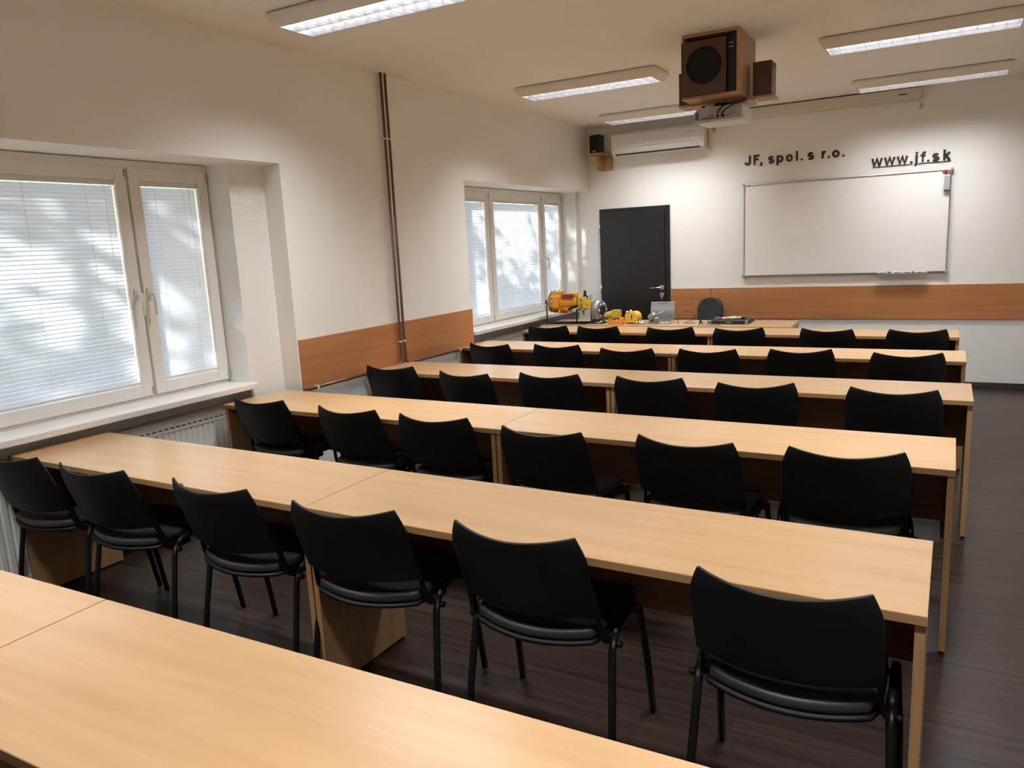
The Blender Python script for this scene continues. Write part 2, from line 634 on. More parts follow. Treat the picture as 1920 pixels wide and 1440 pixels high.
def blind(k, i, y0, y1, z0, z1, xf):
    xc = xf - 0.016
    root = thing('venetian_blind', BL_LABEL[(k, i)], 'window blind', (xc, (y0 + y1) / 2, z0), group='venetian blinds in the windows')
    hw = (y1 - y0) / 2
    hh = z1 - z0
    MB().box(-0.012, -hw + 0.002, hh - 0.030, 0.014, hw - 0.002, hh).build('head_rail', m_white, root, bevel=0.002)
    MB().box(-0.009, -hw + 0.006, 0.004, 0.011, hw - 0.006, 0.018).build('bottom_rail', m_white, root, bevel=0.003)
    sl = MB()
    n = int(round((hh - 0.0767) / 0.0235)) + 1
    pitch = (hh - 0.0767) / (n - 1)
    base = {(1, 2): -81, (2, 2): -77}.get((k, i), 67)
    rnd = random.Random(k * 10 + i)
    for j in range(n):
        z = 0.030 + j * pitch
        tilt = math.radians(base + rnd.uniform(-2.0, 2.0))
        W = 0.0125
        e = hw - 0.007
        vs = []
        for yy in (-e, e):
            for t in (-1, -0.33, 0.33, 1):
                bow = 0.0022 * (1 - t * t)
                x = t * W * math.cos(tilt) + bow * math.sin(tilt)
                zz = t * W * math.sin(tilt) - bow * math.cos(tilt)
                vs.append((x, yy, z + zz + rnd.uniform(-0.0003, 0.0003)))
        sl.add(vs, [(q, q + 1, q + 5, q + 4) for q in range(3)], True)
    sl.build('slats', m_blind, root)
    cd = MB()
    nl = 2 if hw < 0.3 else 3
    for q in range(nl):
        yy = -hw + 2 * hw * (q + 0.5) / nl if nl == 3 else (-hw * 0.5 + hw * q)
        cd.tube([(0.0095, yy, 0.01), (0.0095, yy, hh - 0.03)], 0.0008, 5)
    cd.tube([(0.013, hw - 0.06, 0.55), (0.013, hw - 0.06, hh - 0.03)], 0.0012, 5)
    cd.build('ladder_cord', m_white, root)
    return root


window(1, [1.765, 2.952])
window(2, [7.065, 8.275])
for k in (1, 2):
    w = WIN[k]
    o = MB().box(N2 + 0.001, w['w0'] + 0.003, 0.800, -0.162, w['w1'] - 0.003, 0.838)
    o.box(-0.162, w['w0'] - 0.022, 0.800, -0.108, min(w['w1'] + 0.018, YF - 0.002), 0.838)
    structure(o.build('window_%d_sill' % k, m_sill, bevel=0.005))

# door with frame, hinges, lever and lock plate
d = bpy.data.objects.new('door_1', None)
COL.objects.link(d)
d['kind'] = 'structure'
dx0, dx1, dz = 0.137, 1.016, 2.022
fb = MB()
fb.box(dx0, YF - 0.02, 0, dx0 + 0.012, YF + 0.0, dz)
fb.box(dx1 - 0.055, YF - 0.02, 0, dx1, YF + 0.0, dz)
fb.box(dx0 + 0.012, YF - 0.02, dz - 0.035, dx1 - 0.055, YF + 0.0, dz)
fb.build('door_frame', m_door, d, bevel=0.002)
MB().box(dx0 + 0.014, YF - 0.034, 0.006, dx1 - 0.058, YF - 0.004, dz - 0.037).build('door_leaf', m_door, d, bevel=0.002)
for z in (1.06, 1.80, 0.25):
    MB().cyl((dx0 + 0.008, YF - 0.040, z - 0.045), (dx0 + 0.008, YF - 0.040, z + 0.045), 0.008, 10).build('hinge', m_steel, d)
hb = MB()
hb.box(0.893, YF - 0.042, 1.040, 0.945, YF - 0.034, 1.092)
hb.tube([(0.919, YF - 0.04, 1.066), (0.919, YF - 0.082, 1.066), (0.905, YF - 0.088, 1.066), (0.79, YF - 0.088, 1.062)], 0.009, 8)
hb.build('door_handle', m_chrome, d, bevel=0.002)
hb = MB()
hb.box(0.893, YF - 0.042, 0.955, 0.945, YF - 0.034, 1.007)
hb.build('lock_plate', m_chrome, d, bevel=0.002)
tag(MB().tube([(0.925, YF - 0.044, 0.975), (0.925, YF - 0.060, 0.975), (0.926, YF - 0.062, 0.955), (0.928, YF - 0.060, 0.905)], [0.004, 0.005, 0.010, 0.013], 8).build('key_bunch', m_steel),
    'bright bunch of keys hanging from the lock of the dark door', 'keys')

# wall boards (protective rail boards)
o = MB().box(0.0, 3.822, 0.745, 0.016, 4.928, 1.082).build('wall_board', m_panel, bevel=0.001)
o.rotation_euler = (0, 0, 0)
m_panel_y = wood('cherry_wall_board_side', (0.42, 0.165, 0.060, 1), (0.52, 0.225, 0.090, 1), 0.40, 'Y', 0.8, 26, coat=0.1)
o.data.materials[0] = m_panel_y
tag(o, 'reddish wooden board on the window wall, left of the two brown pipes', 'wall board', 'wooden wall boards')
o = MB().box(0.0, 4.934, 0.745, 0.016, 6.044, 1.082).build('wall_board', m_panel_y, bevel=0.001)
tag(o, 'reddish wooden board on the window wall, between the pipes and the far window', 'wall board', 'wooden wall boards')
o = MB().box(1.018, YF - 0.018, 0.697, 1.491, YF, 1.046).build('wall_board', m_panel, bevel=0.001)
tag(o, 'short reddish wooden board on the front wall beside the dark door', 'wall board', 'wooden wall boards')
o = MB().box(1.495, YF - 0.018, 0.697, 4.70, YF, 1.046).build('wall_board', m_panel, bevel=0.001)
tag(o, 'long reddish wooden board on the front wall under the whiteboard', 'wall board', 'wooden wall boards')

# heating pipes
def pipe_pair():
    r = thing('heating_pipe', 'left one of two brown pipes running up the window wall to the ceiling', 'pipe', (0.035, 4.905, 0.74), group='brown heating pipes')
    p = MB()
    p.tube([(0, 0, H - 0.74), (0, 0, 0.06), (0, -0.004, 0.03), (0, -0.03, 0.012), (0, -0.10, 0.006), (0, -1.07, 0.0)], 0.0105, 10)
    p.build('pipe', m_copper, r)
    for z in (1.76, 0.19):
        MB().lathe([(-0.006, 0.0135), (0.006, 0.0135)], (0, 0, z), (0, 0, 1), 12).box(-0.035, -0.004, z - 0.004, -0.010, 0.004, z + 0.004).build('pipe_clip', m_brass, r)
    MB().box(-0.034, -0.985, -0.012, 0.0125, -0.965, 0.0135).build('pipe_clip', m_brass, r)
    r2 = thing('heating_pipe', 'right one of two brown pipes running up the window wall to the ceiling', 'pipe', (0.035, 4.957, 0.74), group='brown heating pipes')
    p = MB()
    p.tube([(0, 0, H - 0.74), (0, 0, 0.06), (0, 0.004, 0.03), (0, 0.03, 0.012), (0, 0.10, 0.006), (0, 1.07, 0.0)], 0.0105, 10)
    p.build('pipe', m_copper, r2)
    for z in (1.76, 0.19):
        MB().lathe([(-0.006, 0.0135), (0.006, 0.0135)], (0, 0, z), (0, 0, 1), 12).box(-0.035, -0.004, z - 0.004, -0.010, 0.004, z + 0.004).build('pipe_clip', m_brass, r2)
    MB().box(-0.034, 0.80, -0.012, 0.0125, 0.82, 0.0135).build('pipe_clip', m_brass, r2)


pipe_pair()

# radiators in the recesses
def radiator(y0, y1, label):
    r = thing('radiator', label, 'radiator', (-0.226, (y0 + y1) / 2, 0.08), group='panel radiators under the windows')
    hw = (y1 - y0) / 2
    b = MB()
    # ribbed front panel
    x = 0.040
    n = int(2 * hw / 0.04)
    st = 2 * hw / n
    poly = []
    for i in range(n):
        ya = -hw + i * st
        poly += [(ya, x), (ya + st * 0.55, x), (ya + st * 0.68, x - 0.007), (ya + st * 0.87, x - 0.007)]
    poly += [(hw, x)]
    front = [(xx, yy) for yy, xx in poly]
    vs = [(xx, yy, 0.03) for xx, yy in front] + [(xx, yy, 0.565) for xx, yy in front]
    k = len(front)
    b.add(vs, [(q, q + 1, q + 1 + k, q + k) for q in range(k - 1)])
    b.box(0.0, -hw, 0.565, x + 0.002, hw, 0.637)
    b.box(0.0, -hw, 0.0, x + 0.002, hw, 0.03)
    b.box(-0.05, -hw, 0.0, -0.02, hw, 0.637)
    b.box(0.0, -hw, 0.03, 0.026, hw, 0.565)
    b.box(-0.05, -hw - 0.003, 0.02, x + 0.003, -hw, 0.637)
    b.box(-0.05, hw, 0.02, x + 0.003, hw + 0.003, 0.637)
    b.build('radiator_body', m_rad, r)
    g = MB()
    m = int(2 * hw / 0.012)
    g.box(-0.05, -hw, 0.637, -0.040, hw, 0.642)
    g.box(0.033, -hw, 0.637, 0.043, hw, 0.642)
    for i in range(0, m):
        yy = -hw + 2 * hw * (i + 0.5) / m
        g.box(-0.04, yy - 0.002, 0.636, 0.033, yy + 0.002, 0.641)
    g.build('top_grille', m_rad, r)
    s = MB()
    ns = int(2 * hw / 0.04)
    for i in range(ns):
        yy = -hw + 2 * hw * (i + 0.5) / ns
        s.box(x + 0.0015, yy - 0.012, 0.585, x + 0.0035, yy + 0.012, 0.592)
    so = s.build('vent_slots', m_slot, r)
    for yy in (hw - 0.04, -hw + 0.04):
        MB().cyl((0.0, yy, 0.0), (0.0, yy, -0.08), 0.009).build('supply_pipe', m_rad, r)


radiator(1.15, 3.46, 'cream panel radiator under the near window, behind the table ends')
radiator(6.70, 8.62, 'cream panel radiator under the far window')

# small round cover high on the window wall
tag(MB().lathe([(0, 0.045), (0.003, 0.045), (0.005, 0.040)], (0, 3.90, 2.69), (1, 0, 0), 24).build('junction_cover', m_wall),
    'round cover plate painted over, high on the window wall above the near window', 'cover plate')

# ---------------------------------------------------------------- ceiling lights
def ceiling_light(x0, y, label, first=None, lx=1.26):
    if first is not None:
        c = copy_tree(first)
        c.location = (x0 + lx / 2, y, H)
        c['label'] = label
        if y > 8:      # the two fixtures by the front wall, dimmed to tame its hot spots
            for ch in c.children:
                if ch.type == 'LIGHT':
                    ch.data = ch.data.copy()
                    ch.data.energy = LAMP_W * 0.62
        return c
    r = thing('ceiling_light', label, 'ceiling light', (x0 + lx / 2, y, H), group='louvred ceiling lights')
    L = lx / 2
    w0, w1, hgt = 0.185, 0.140, 0.075
    b = MB()
    # sloped housing as a shell: outer trapezoid, open bottom
    def ring(lx_, wy, z):
        return [(-lx_, -wy, z), (lx_, -wy, z), (lx_, wy, z), (-lx_, wy, z)]
    rings = [ring(L - 0.016, w0 - 0.016, 0.0), ring(L - 0.016, w0 - 0.016, -0.008), ring(L, w0, -0.0085), ring(L, w0, -0.028), ring(L - 0.03, w1 + 0.008, -hgt), ring(L - 0.042, w1 - 0.008, -hgt), ring(L - 0.042, w1 - 0.008, -0.010)]
    vs = [p for rr in rings for p in rr]
    fs = []
    for i in range(len(rings) - 1):
        for j in range(4):
            j2 = (j + 1) % 4
            fs.append((i * 4 + j, i * 4 + j2, (i + 1) * 4 + j2, (i + 1) * 4 + j))
    fs += [(3, 2, 1, 0), (24, 25, 26, 27)]
    b.add(vs, fs)
    b.build('housing', m_housing, r, bevel=0.003)
    li = L - 0.044
    wi = w1 - 0.010
    g = MB()
    zt, zb = -0.024, -hgt
    # long reflectors and central spine, tapering downwards
    for s in (-1, 1):
        g.prism([(s * wi, zb), (s * (wi - 0.004), zb), (s * (wi - 0.016), zt), (s * wi, zt)], -li, li, 'X')
    g.prism([(-0.003, zb), (0.003, zb), (0.014, zt), (-0.014, zt)], -li, li, 'X')
    n = 14
    for i in range(n + 1):
        x = -li + 2 * li * i / n
        for s in (-1, 1):
            y0_, y1_ = (0.004, wi - 0.004) if s > 0 else (-wi + 0.004, -0.004)
            a = 0.0015 if 0 < i < n else 0.003
            g.prism([(x - a, zb), (x + a, zb), (x + 0.008, zt), (x - 0.008, zt)], y0_, y1_, 'Y')
    g.build('louvre', m_mirror, r)
    for s in (-1, 1):
        MB().cyl((-li + 0.02, s * 0.066, -0.0175), (li - 0.02, s * 0.066, -0.0175), 0.0055, 8).build('tube_lamp', m_tube, r)
    ld = bpy.data.lights.new('tube_light', 'AREA')
    ld.shape = 'RECTANGLE'
    ld.size = 2 * li - 0.05
    ld.size_y = 0.2
    ld.energy = LAMP_W
    ld.color = (0.965, 0.985, 1.0)
    ld.spread = math.radians(148)
    lo = bpy.data.objects.new('tube_light', ld)
    COL.objects.link(lo)
    lo.parent = r
    lo.location = (0, 0, -0.0235)
    return r


cl = ceiling_light(0.48, 3.53, 'louvred ceiling light nearest the camera, above the pipes and cut by the top edge')
ceiling_light(0.52, 6.30, 'louvred ceiling light between the nearest one and the air conditioner', cl)
ceiling_light(0.50, 8.22, 'louvred ceiling light directly above the air conditioner', cl)
ceiling_light(2.98, 6.30, 'louvred ceiling light cut by the right edge, right of the hanging speaker cabinet', cl)
ceiling_light(3.02, 8.22, 'louvred ceiling light above the right end of the projection screen casing', cl)
ceiling_light(3.02, 3.53, 'louvred ceiling light above the nearest chairs, on the aisle side', cl)
ceiling_light(0.48, 0.75, 'louvred ceiling light over the rearmost table, window side', cl)
ceiling_light(3.02, 0.75, 'louvred ceiling light over the rearmost table, aisle side', cl)

# ---------------------------------------------------------------- tables
TD, TT, TH = 0.50, 0.025, 0.75


def make_table(L=1.996):
    r = thing('school_table', '', 'table', group='long beech tables set in rows')
    h = L / 2
    t = MB()
    t.box(-h, -TD / 2, TH - TT, h, TD / 2, TH)
    top = t.build('tabletop', m_beech, r, bevel=0.0012)
    e = MB()
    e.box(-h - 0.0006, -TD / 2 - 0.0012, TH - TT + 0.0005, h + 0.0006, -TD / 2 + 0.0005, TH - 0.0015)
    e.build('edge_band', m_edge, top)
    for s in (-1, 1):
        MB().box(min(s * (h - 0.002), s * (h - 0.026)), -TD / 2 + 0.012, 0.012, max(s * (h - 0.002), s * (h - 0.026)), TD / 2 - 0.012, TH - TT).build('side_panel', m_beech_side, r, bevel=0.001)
        f = MB()
        for yy in (-TD / 2 + 0.03, TD / 2 - 0.03):
            f.cyl((s * (h - 0.014), yy, 0), (s * (h - 0.014), yy, 0.013), 0.011, 10)
        f.build('foot', m_black, r)
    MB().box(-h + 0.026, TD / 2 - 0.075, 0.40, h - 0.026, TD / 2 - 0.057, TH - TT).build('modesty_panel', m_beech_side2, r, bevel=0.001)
    return r


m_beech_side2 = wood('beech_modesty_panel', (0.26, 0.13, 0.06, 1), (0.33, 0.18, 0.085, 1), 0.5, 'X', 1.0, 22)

ROWS = {  # right end x of the near edge, near edge y, small turn
    'A': (3.8575, 0.7149, 0.0174), 'B': (3.818, 1.9312, -0.0135), 'C': (3.891, 3.186, -0.0129),
    'D': (3.987, 4.4948, -0.0062), 'E': (3.9846, 5.7889, -0.0088), 'F': (3.9661, 7.036, -0.0078)}
ORD = {'A': 'nearest row cut by the bottom edge', 'B': 'second row from the camera', 'C': 'third row from the camera',
       'D': 'fourth row from the camera', 'E': 'fifth row from the camera', 'F': 'front row before the teacher desk'}
proto_t = make_table()
first = True
for r_, (xr, yn, t) in ROWS.items():
    for side in (1, 0):
        o = proto_t if first else copy_tree(proto_t)
        first = False
        cx = -1.0 if side else -3.0
        lx, ly = cx, TD / 2
        o.location = (xr + lx * math.cos(t) - ly * math.sin(t), yn + lx * math.sin(t) + ly * math.cos(t), 0)
        o.rotation_euler = (0, 0, t)
        o['label'] = 'long beech table, %s half of the %s' % ('right' if side else 'left', ORD[r_])

# ---------------------------------------------------------------- chairs
def make_chair():
    r = thing('stacking_chair', '', 'chair', group='black chairs pushed under the tables')
    # backrest shell
    def shell(nu, nv, inset, front):
        vs = []
        for j in range(nv + 1):
            v = j / nv
            for i in range(nu + 1):
                u = -1 + 2 * i / nu
                ztop = 0.796 + 0.024 * abs(u) ** 1.7 - inset * 1.2
                zbot = 0.545 - 0.012 * (1 - u * u) + inset
                z = zbot + (ztop - zbot) * v
                hw = 0.203 + 0.028 * math.sin(math.pi * 0.5 * min(1, max(0, (0.822 - z) / 0.10)))
                if z > 0.79:
                    hw -= 0.0
                x = u * (hw - inset)
                y = -0.268 - 0.052 * (1 - u * u) + 0.088 * (1 - v) ** 1.15
                vs.append((x, y + front, z))
        fs = []
        for j in range(nv):
            for i in range(nu):
                a = j * (nu + 1) + i
                fs.append((a, a + 1, a + nu + 2, a + nu + 1))
        return vs, fs
    vs, fs = shell(20, 12, 0.0, 0.0)
    b = MB().add(vs, fs, True)
    sh = b.build('backrest', m_plastic, r)
    so = sh.modifiers.new('solid', 'SOLIDIFY'); so.thickness = 0.010; so.offset = 0
    bv = sh.modifiers.new('bevel', 'BEVEL'); bv.width = 0.003; bv.segments = 2; bv.limit_method = 'ANGLE'; bv.angle_limit = math.radians(50)
    vs, fs = shell(16, 10, 0.022, 0.017)
    pd = MB().add(vs, fs, True).build('back_pad', m_seat, r)
    so = pd.modifiers.new('solid', 'SOLIDIFY'); so.thickness = 0.022; so.offset = 0
    bv = pd.modifiers.new('bevel', 'BEVEL'); bv.width = 0.008; bv.segments = 2; bv.limit_method = 'ANGLE'; bv.angle_limit = math.radians(50)
    # seat: cushion and shell below; rear edge bows backwards
    def seat_grid(zoff, inset, dip):
        nu, nv = 16, 14
        vs = []
        for j in range(nv + 1):
            v = j / nv
            for i in range(nu + 1):
                u = -1 + 2 * i / nu
                yb = -0.175 - 0.050 * (1 - u * u) + inset
                yf = 0.205 + 0.012 * (1 - u * u) - inset
                y = yb + (yf - yb) * v
                edge = 1 - 0.10 * abs(2 * v - 1) ** 4
                x = u * (0.228 - inset) * edge
                z = zoff + 0.008 * u * u + 0.014 * (1 - v) ** 6 * 0 - 0.030 * max(0, v - 0.86) ** 1.4 * 8 - dip * (1 - u * u) * (1 - (2 * v - 1) ** 2)
                vs.append((x, y, z))
        fs = []
        for j in range(nv):
            for i in range(nu):
                a = j * (nu + 1) + i
                fs.append((a, a + 1, a + nu + 2, a + nu + 1))
        return vs, fs
    vs, fs = seat_grid(0.462, 0.006, 0.006)
    st = MB().add(vs, fs, True).build('seat', m_seat, r)
    so = st.modifiers.new('solid', 'SOLIDIFY'); so.thickness = 0.036; so.offset = 0
    bv = st.modifiers.new('bevel', 'BEVEL'); bv.width = 0.013; bv.segments = 3; bv.limit_method = 'ANGLE'; bv.angle_limit = math.radians(50)
    vs, fs = seat_grid(0.436, 0.0, 0.006)
    sb = MB().add(vs, fs, True).build('seat_shell', m_plastic, r)
    so = sb.modifiers.new('solid', 'SOLIDIFY'); so.thickness = 0.012; so.offset = 0
    # frame
    for s in (-1, 1):
        X = s * 0.247
        q = MB().tube([(s * 0.262, -0.186, 0.0), (s * 0.256, -0.155, 0.20), (X, -0.118, 0.395), (X, -0.095, 0.440)], 0.0130, 12, rb=0.0115, up=(1, 0, 0))
        q.build('leg', m_metal_black, r)
        q = MB().tube([(s * 0.262, 0.212, 0.0), (s * 0.257, 0.175, 0.22), (X, 0.135, 0.415), (X, 0.115, 0.446)], 0.0130, 12, rb=0.0115, up=(1, 0, 0))
        q.build('leg', m_metal_black, r)
        q = MB().tube([(X, -0.100, 0.432), (X, -0.070, 0.455), (X, 0.0, 0.462), (X, 0.085, 0.462), (X, 0.120, 0.440)], 0.0125, 12, rb=0.0115, up=(1, 0, 0))
        q.build('seat_rail', m_metal_black, r)
        # bracket from the frame back and up the side of the shell
        X2 = s * 0.214
        q = MB().tube([(s * 0.236, -0.02, 0.430), (s * 0.235, -0.08, 0.427), (s * 0.233, -0.115, 0.431), (s * 0.230, -0.140, 0.448), (s * 0.226, -0.152, 0.485), (s * 0.220, -0.164, 0.545), (s * 0.214, -0.180, 0.60), (s * 0.208, -0.200, 0.65), (s * 0.196, -0.220, 0.69)], 0.006, 8, rb=0.013, up=(0, 1, 0))
        q.build('back_bracket', m_metal_black, r)
        MB().cyl((s * 0.256, -0.105, 0.420), (s * 0.274, -0.105, 0.420), 0.011, 10).build('bolt_cap', m_plastic, r)
    for yy in (-0.10, 0.10):
        MB().tube([(-0.247, yy, 0.428), (0.247, yy, 0.428)], 0.010, 8).build('cross_bar', m_metal_black, r)
    return r


CH = {'B': [(0.100, 1.843, 0.305, 1.864), (0.519, 1.851, 0.902, 1.873), (1.214, 1.880, 1.625, 1.881), (1.889, 1.854, 2.279, 1.900), (2.518, 1.903, 2.933, 1.905), (3.297, 1.853, 3.704, 1.852)],
      'C': [(0.052, 3.196, 0.466, 3.196), (0.786, 3.150, 1.197, 3.142), (1.380, 3.117, 1.791, 3.128), (2.045, 3.045, 2.441, 3.034), (2.693, 3.086, 3.106, 3.066), (3.315, 3.089, 3.723, 3.128)],
      'D': [(0.091, 4.420, 0.481, 4.440), (0.786, 4.331, 1.230, 4.290), (1.408, 4.394, 1.808, 4.413), (2.082, 4.417, 2.479, 4.435), (2.721, 4.339, 3.121, 4.438), (3.414, 4.394, 3.823, 4.395)],
      'E': [(0.194, 5.690, 0.614, 5.647), (0.832, 5.712, 1.235, 5.705), (1.501, 5.574, 1.889, 5.606), (2.115, 5.627, 2.513, 5.663), (2.749, 5.715, 3.165, 5.769), (3.440, 5.660, 3.841, 5.705)],
      'F': [(0.091, 7.052, 0.506, 7.079), (0.654, 7.013, 1.056, 7.023), (1.408, 7.026, 1.800, 7.103), (2.049, 6.926, 2.437, 7.080), (2.765, 7.024, 3.195, 6.944), (3.461, 6.978, 3.871, 7.013)]}
CH['B'][0] = (-0.098, 1.840, 0.305, 1.864)
WHICH = ['leftmost, at the window side', 'second from the window side', 'third from the window side', 'fourth from the window side', 'second from the aisle', 'nearest the aisle, rightmost']
CROW = {'B': 'nearest chair row', 'C': 'second chair row', 'D': 'third chair row from camera', 'E': 'fourth chair row from camera', 'F': 'farthest chair row'}
proto_c = make_chair()
first = True
for r_, L in CH.items():
    xr, yn, t = ROWS[r_]
    for k, (ax, ay, bx, by) in enumerate(L):
        ang = math.atan2(by - ay, bx - ax)
        ang = max(-0.13, min(0.20, ang))
        mx, my = (ax + bx) / 2, (ay + by) / 2
        # keep both corners clear of the table edge
        for s in (-1, 1):
            px, py = mx + s * 0.21 * math.cos(ang), my + s * 0.21 * math.sin(ang)
            lim = yn + t * (px - xr) - 0.022
            if py > lim:
                my -= py - lim
        o = proto_c if first else copy_tree(proto_c)
        first = False
        o.location = (mx - 0.27 * math.sin(ang), my + 0.27 * math.cos(ang), 0)
        o.rotation_euler = (0, 0, ang)
        o['label'] = 'black padded chair, %s, in the %s' % (WHICH[k], CROW[r_])

# ---------------------------------------------------------------- whiteboard
wx0, wx1, wz0, wz1 = 1.866, 3.862, 1.174, 2.173
r = thing('whiteboard', 'large blank white board in a thin aluminium frame on the front wall', 'whiteboard', ((wx0 + wx1) / 2, YF, wz0))
hw, hh = (wx1 - wx0) / 2, wz1 - wz0
MB().box(-hw + 0.01, -0.030, 0.01, hw - 0.01, -0.012, hh - 0.01).build('writing_surface', m_board, r)
f = MB()
f.box(-hw, -0.036, hh - 0.014, hw, -0.010, hh)
f.box(-hw, -0.036, 0.0, hw, -0.010, 0.014)
f.box(-hw, -0.036, 0.014, -hw + 0.014, -0.010, hh - 0.014)
f.box(hw - 0.014, -0.036, 0.014, hw, -0.010, hh - 0.014)
f.build('frame', m_alu, r, bevel=0.003)
for sx in (-1, 1):
    for z in (0.0, hh):
        MB().box(sx * hw - 0.016, -0.040, z - 0.014, sx * hw + 0.016, -0.008, z + 0.014).build('corner_cap', m_greyplastic, r, bevel=0.004)
for x in (-0.8, 0.8):
    MB().box(x - 0.03, -0.012, 0.1, x + 0.03, 0.0, hh - 0.1).build('wall_bracket', m_greyplastic, r)
MB().box(-hw + 0.02, -0.0375, hh - 0.011, -hw + 0.075, -0.036, hh - 0.003).build('maker_plate', m_port, r)
r = thing('pen_tray', 'pen tray clipped under the lower edge of the whiteboard', 'tray', (3.476, YF - 0.036, 1.176))
b = MB()
b.box(-0.225, -0.055, -0.012, 0.225, 0.0, -0.007)
b.box(-0.225, -0.058, -0.012, 0.225, -0.055, -0.001)
b.build('tray', m_alu, r, bevel=0.001)
for x, l, cap, lab in ((3.30, 0.13, m_black, 'black capped board marker, leftmost in the pen tray'), (3.43, 0.12, m_red, 'red capped board marker in the pen tray'), (3.53, 0.12, m_black, 'dark capped board marker in the middle of the pen tray'), (3.635, 0.12, m_greyplastic, 'grey capped board marker, rightmost in the pen tray')):
    q = thing('board_marker', lab, 'marker', (x, YF - 0.068, 1.1785), group='board markers in the pen tray')
    MB().cyl((-l * 0.5 + 0.0, 0, 0), (l * 0.22, 0, 0), 0.009, 10).build('barrel', m_white, q)
    if cap is m_red:
        MB().cyl((-l * 0.5 - 0.03, 0, 0), (-l * 0.5, 0, 0), 0.0095, 10).build('cap', cap, q)
    else:
        MB().cyl((l * 0.22, 0, 0), (l * 0.40, 0, 0), 0.0095, 10).build('cap', cap, q)
    MB().box(-l * 0.35, -0.0098, -0.004, l * 0.12, -0.0086, 0.004).build('print_strip', m_port, q)
for (x, z, mm, lab) in ((3.793, 2.146, m_magenta, 'crimson round magnet, leftmost at the whiteboard corner'), (3.816, 2.158, m_magenta, 'dark red round magnet, topmost at the whiteboard corner'), (3.813, 2.136, m_black, 'black round magnet at the whiteboard corner'), (3.838, 2.140, m_magenta, 'crimson round magnet, rightmost at the whiteboard corner')):
    tag(MB().lathe([(0, 0.011), (0.007, 0.011), (0.009, 0.008)], (x, YF - 0.030, z), (0, -1, 0), 16).build('round_magnet', mm), lab, 'magnet', 'magnets on the whiteboard')
r = thing('board_eraser', 'grey block eraser held upright at the right edge of the whiteboard', 'eraser', (3.826, YF - 0.030, 1.975))
MB().box(-0.024, -0.032, 0.0, 0.024, -0.012, 0.135).build('grip', m_greyplastic, r, bevel=0.003)
MB().box(-0.024, -0.012, 0.0, 0.024, 0.0, 0.135).build('felt', m_fabric, r)
MB().box(-0.026, -0.034, -0.012, 0.026, 0.0, 0.0).build('end_cap', m_port, r, bevel=0.002)

# ---------------------------------------------------------------- wall lettering
def arc(cx, cy, rx, ry, a0, a1, n=14):
    return [(cx + rx * math.cos(math.radians(a0 + (a1 - a0) * i / n)), cy + ry * math.sin(math.radians(a0 + (a1 - a0) * i / n))) for i in range(n + 1)]


GL = {  # width, stroke centre lines on a unit cap height
    'J': (0.58, [[(0.47, 1.0), (0.47, 0.32)] + arc(0.275, 0.29, 0.195, 0.205, 0, -185, 12)]),
    'F': (0.62, [[(0.10, 0.0), (0.10, 1.0)], [(0.10, 0.915), (0.62, 0.915)], [(0.10, 0.52), (0.55, 0.52)]]),
    ',': (0.20, [[(0.10, 0.19), (0.10, 0.02), (0.05, -0.17)]]),
    '.': (0.20, [[(0.10, 0.0), (0.10, 0.19)]]),
    'l': (0.20, [[(0.10, 0.0), (0.10, 1.0)]]),
    's': (0.58, [arc(0.29, 0.495, 0.185, 0.155, 25, 240, 10) + arc(0.29, 0.215, 0.205, 0.150, 65, -155, 12)]),
    'p': (0.66, [[(0.10, -0.27), (0.10, 0.73)], arc(0.335, 0.355, 0.225, 0.275, 0, 360, 24)]),
    'o': (0.66, [arc(0.33, 0.355, 0.235, 0.275, 0, 360, 24)]),
    'r': (0.42, [[(0.10, 0.0), (0.10, 0.73)], [(0.10, 0.42)] + arc(0.33, 0.44, 0.20, 0.20, 165, 75, 8)]),
    'w': (0.92, [[(0.06, 0.73), (0.25, 0.04), (0.46, 0.68), (0.67, 0.04), (0.86, 0.73)]]),
    'j': (0.30, [[(0.20, 0.73), (0.20, -0.06)] + arc(0.06, -0.06, 0.14, 0.14, -10, -100, 6), [(0.20, 0.83), (0.20, 1.0)]]),
    'f': (0.42, [[(0.19, 0.0), (0.19, 0.76), (0.23, 0.88), (0.32, 0.925), (0.43, 0.92)], [(0.02, 0.64), (0.40, 0.64)]]),
    'k': (0.60, [[(0.10, 0.0), (0.10, 1.0)], [(0.50, 0.74), (0.10, 0.31)], [(0.24, 0.44), (0.52, 0.0)]]),
}


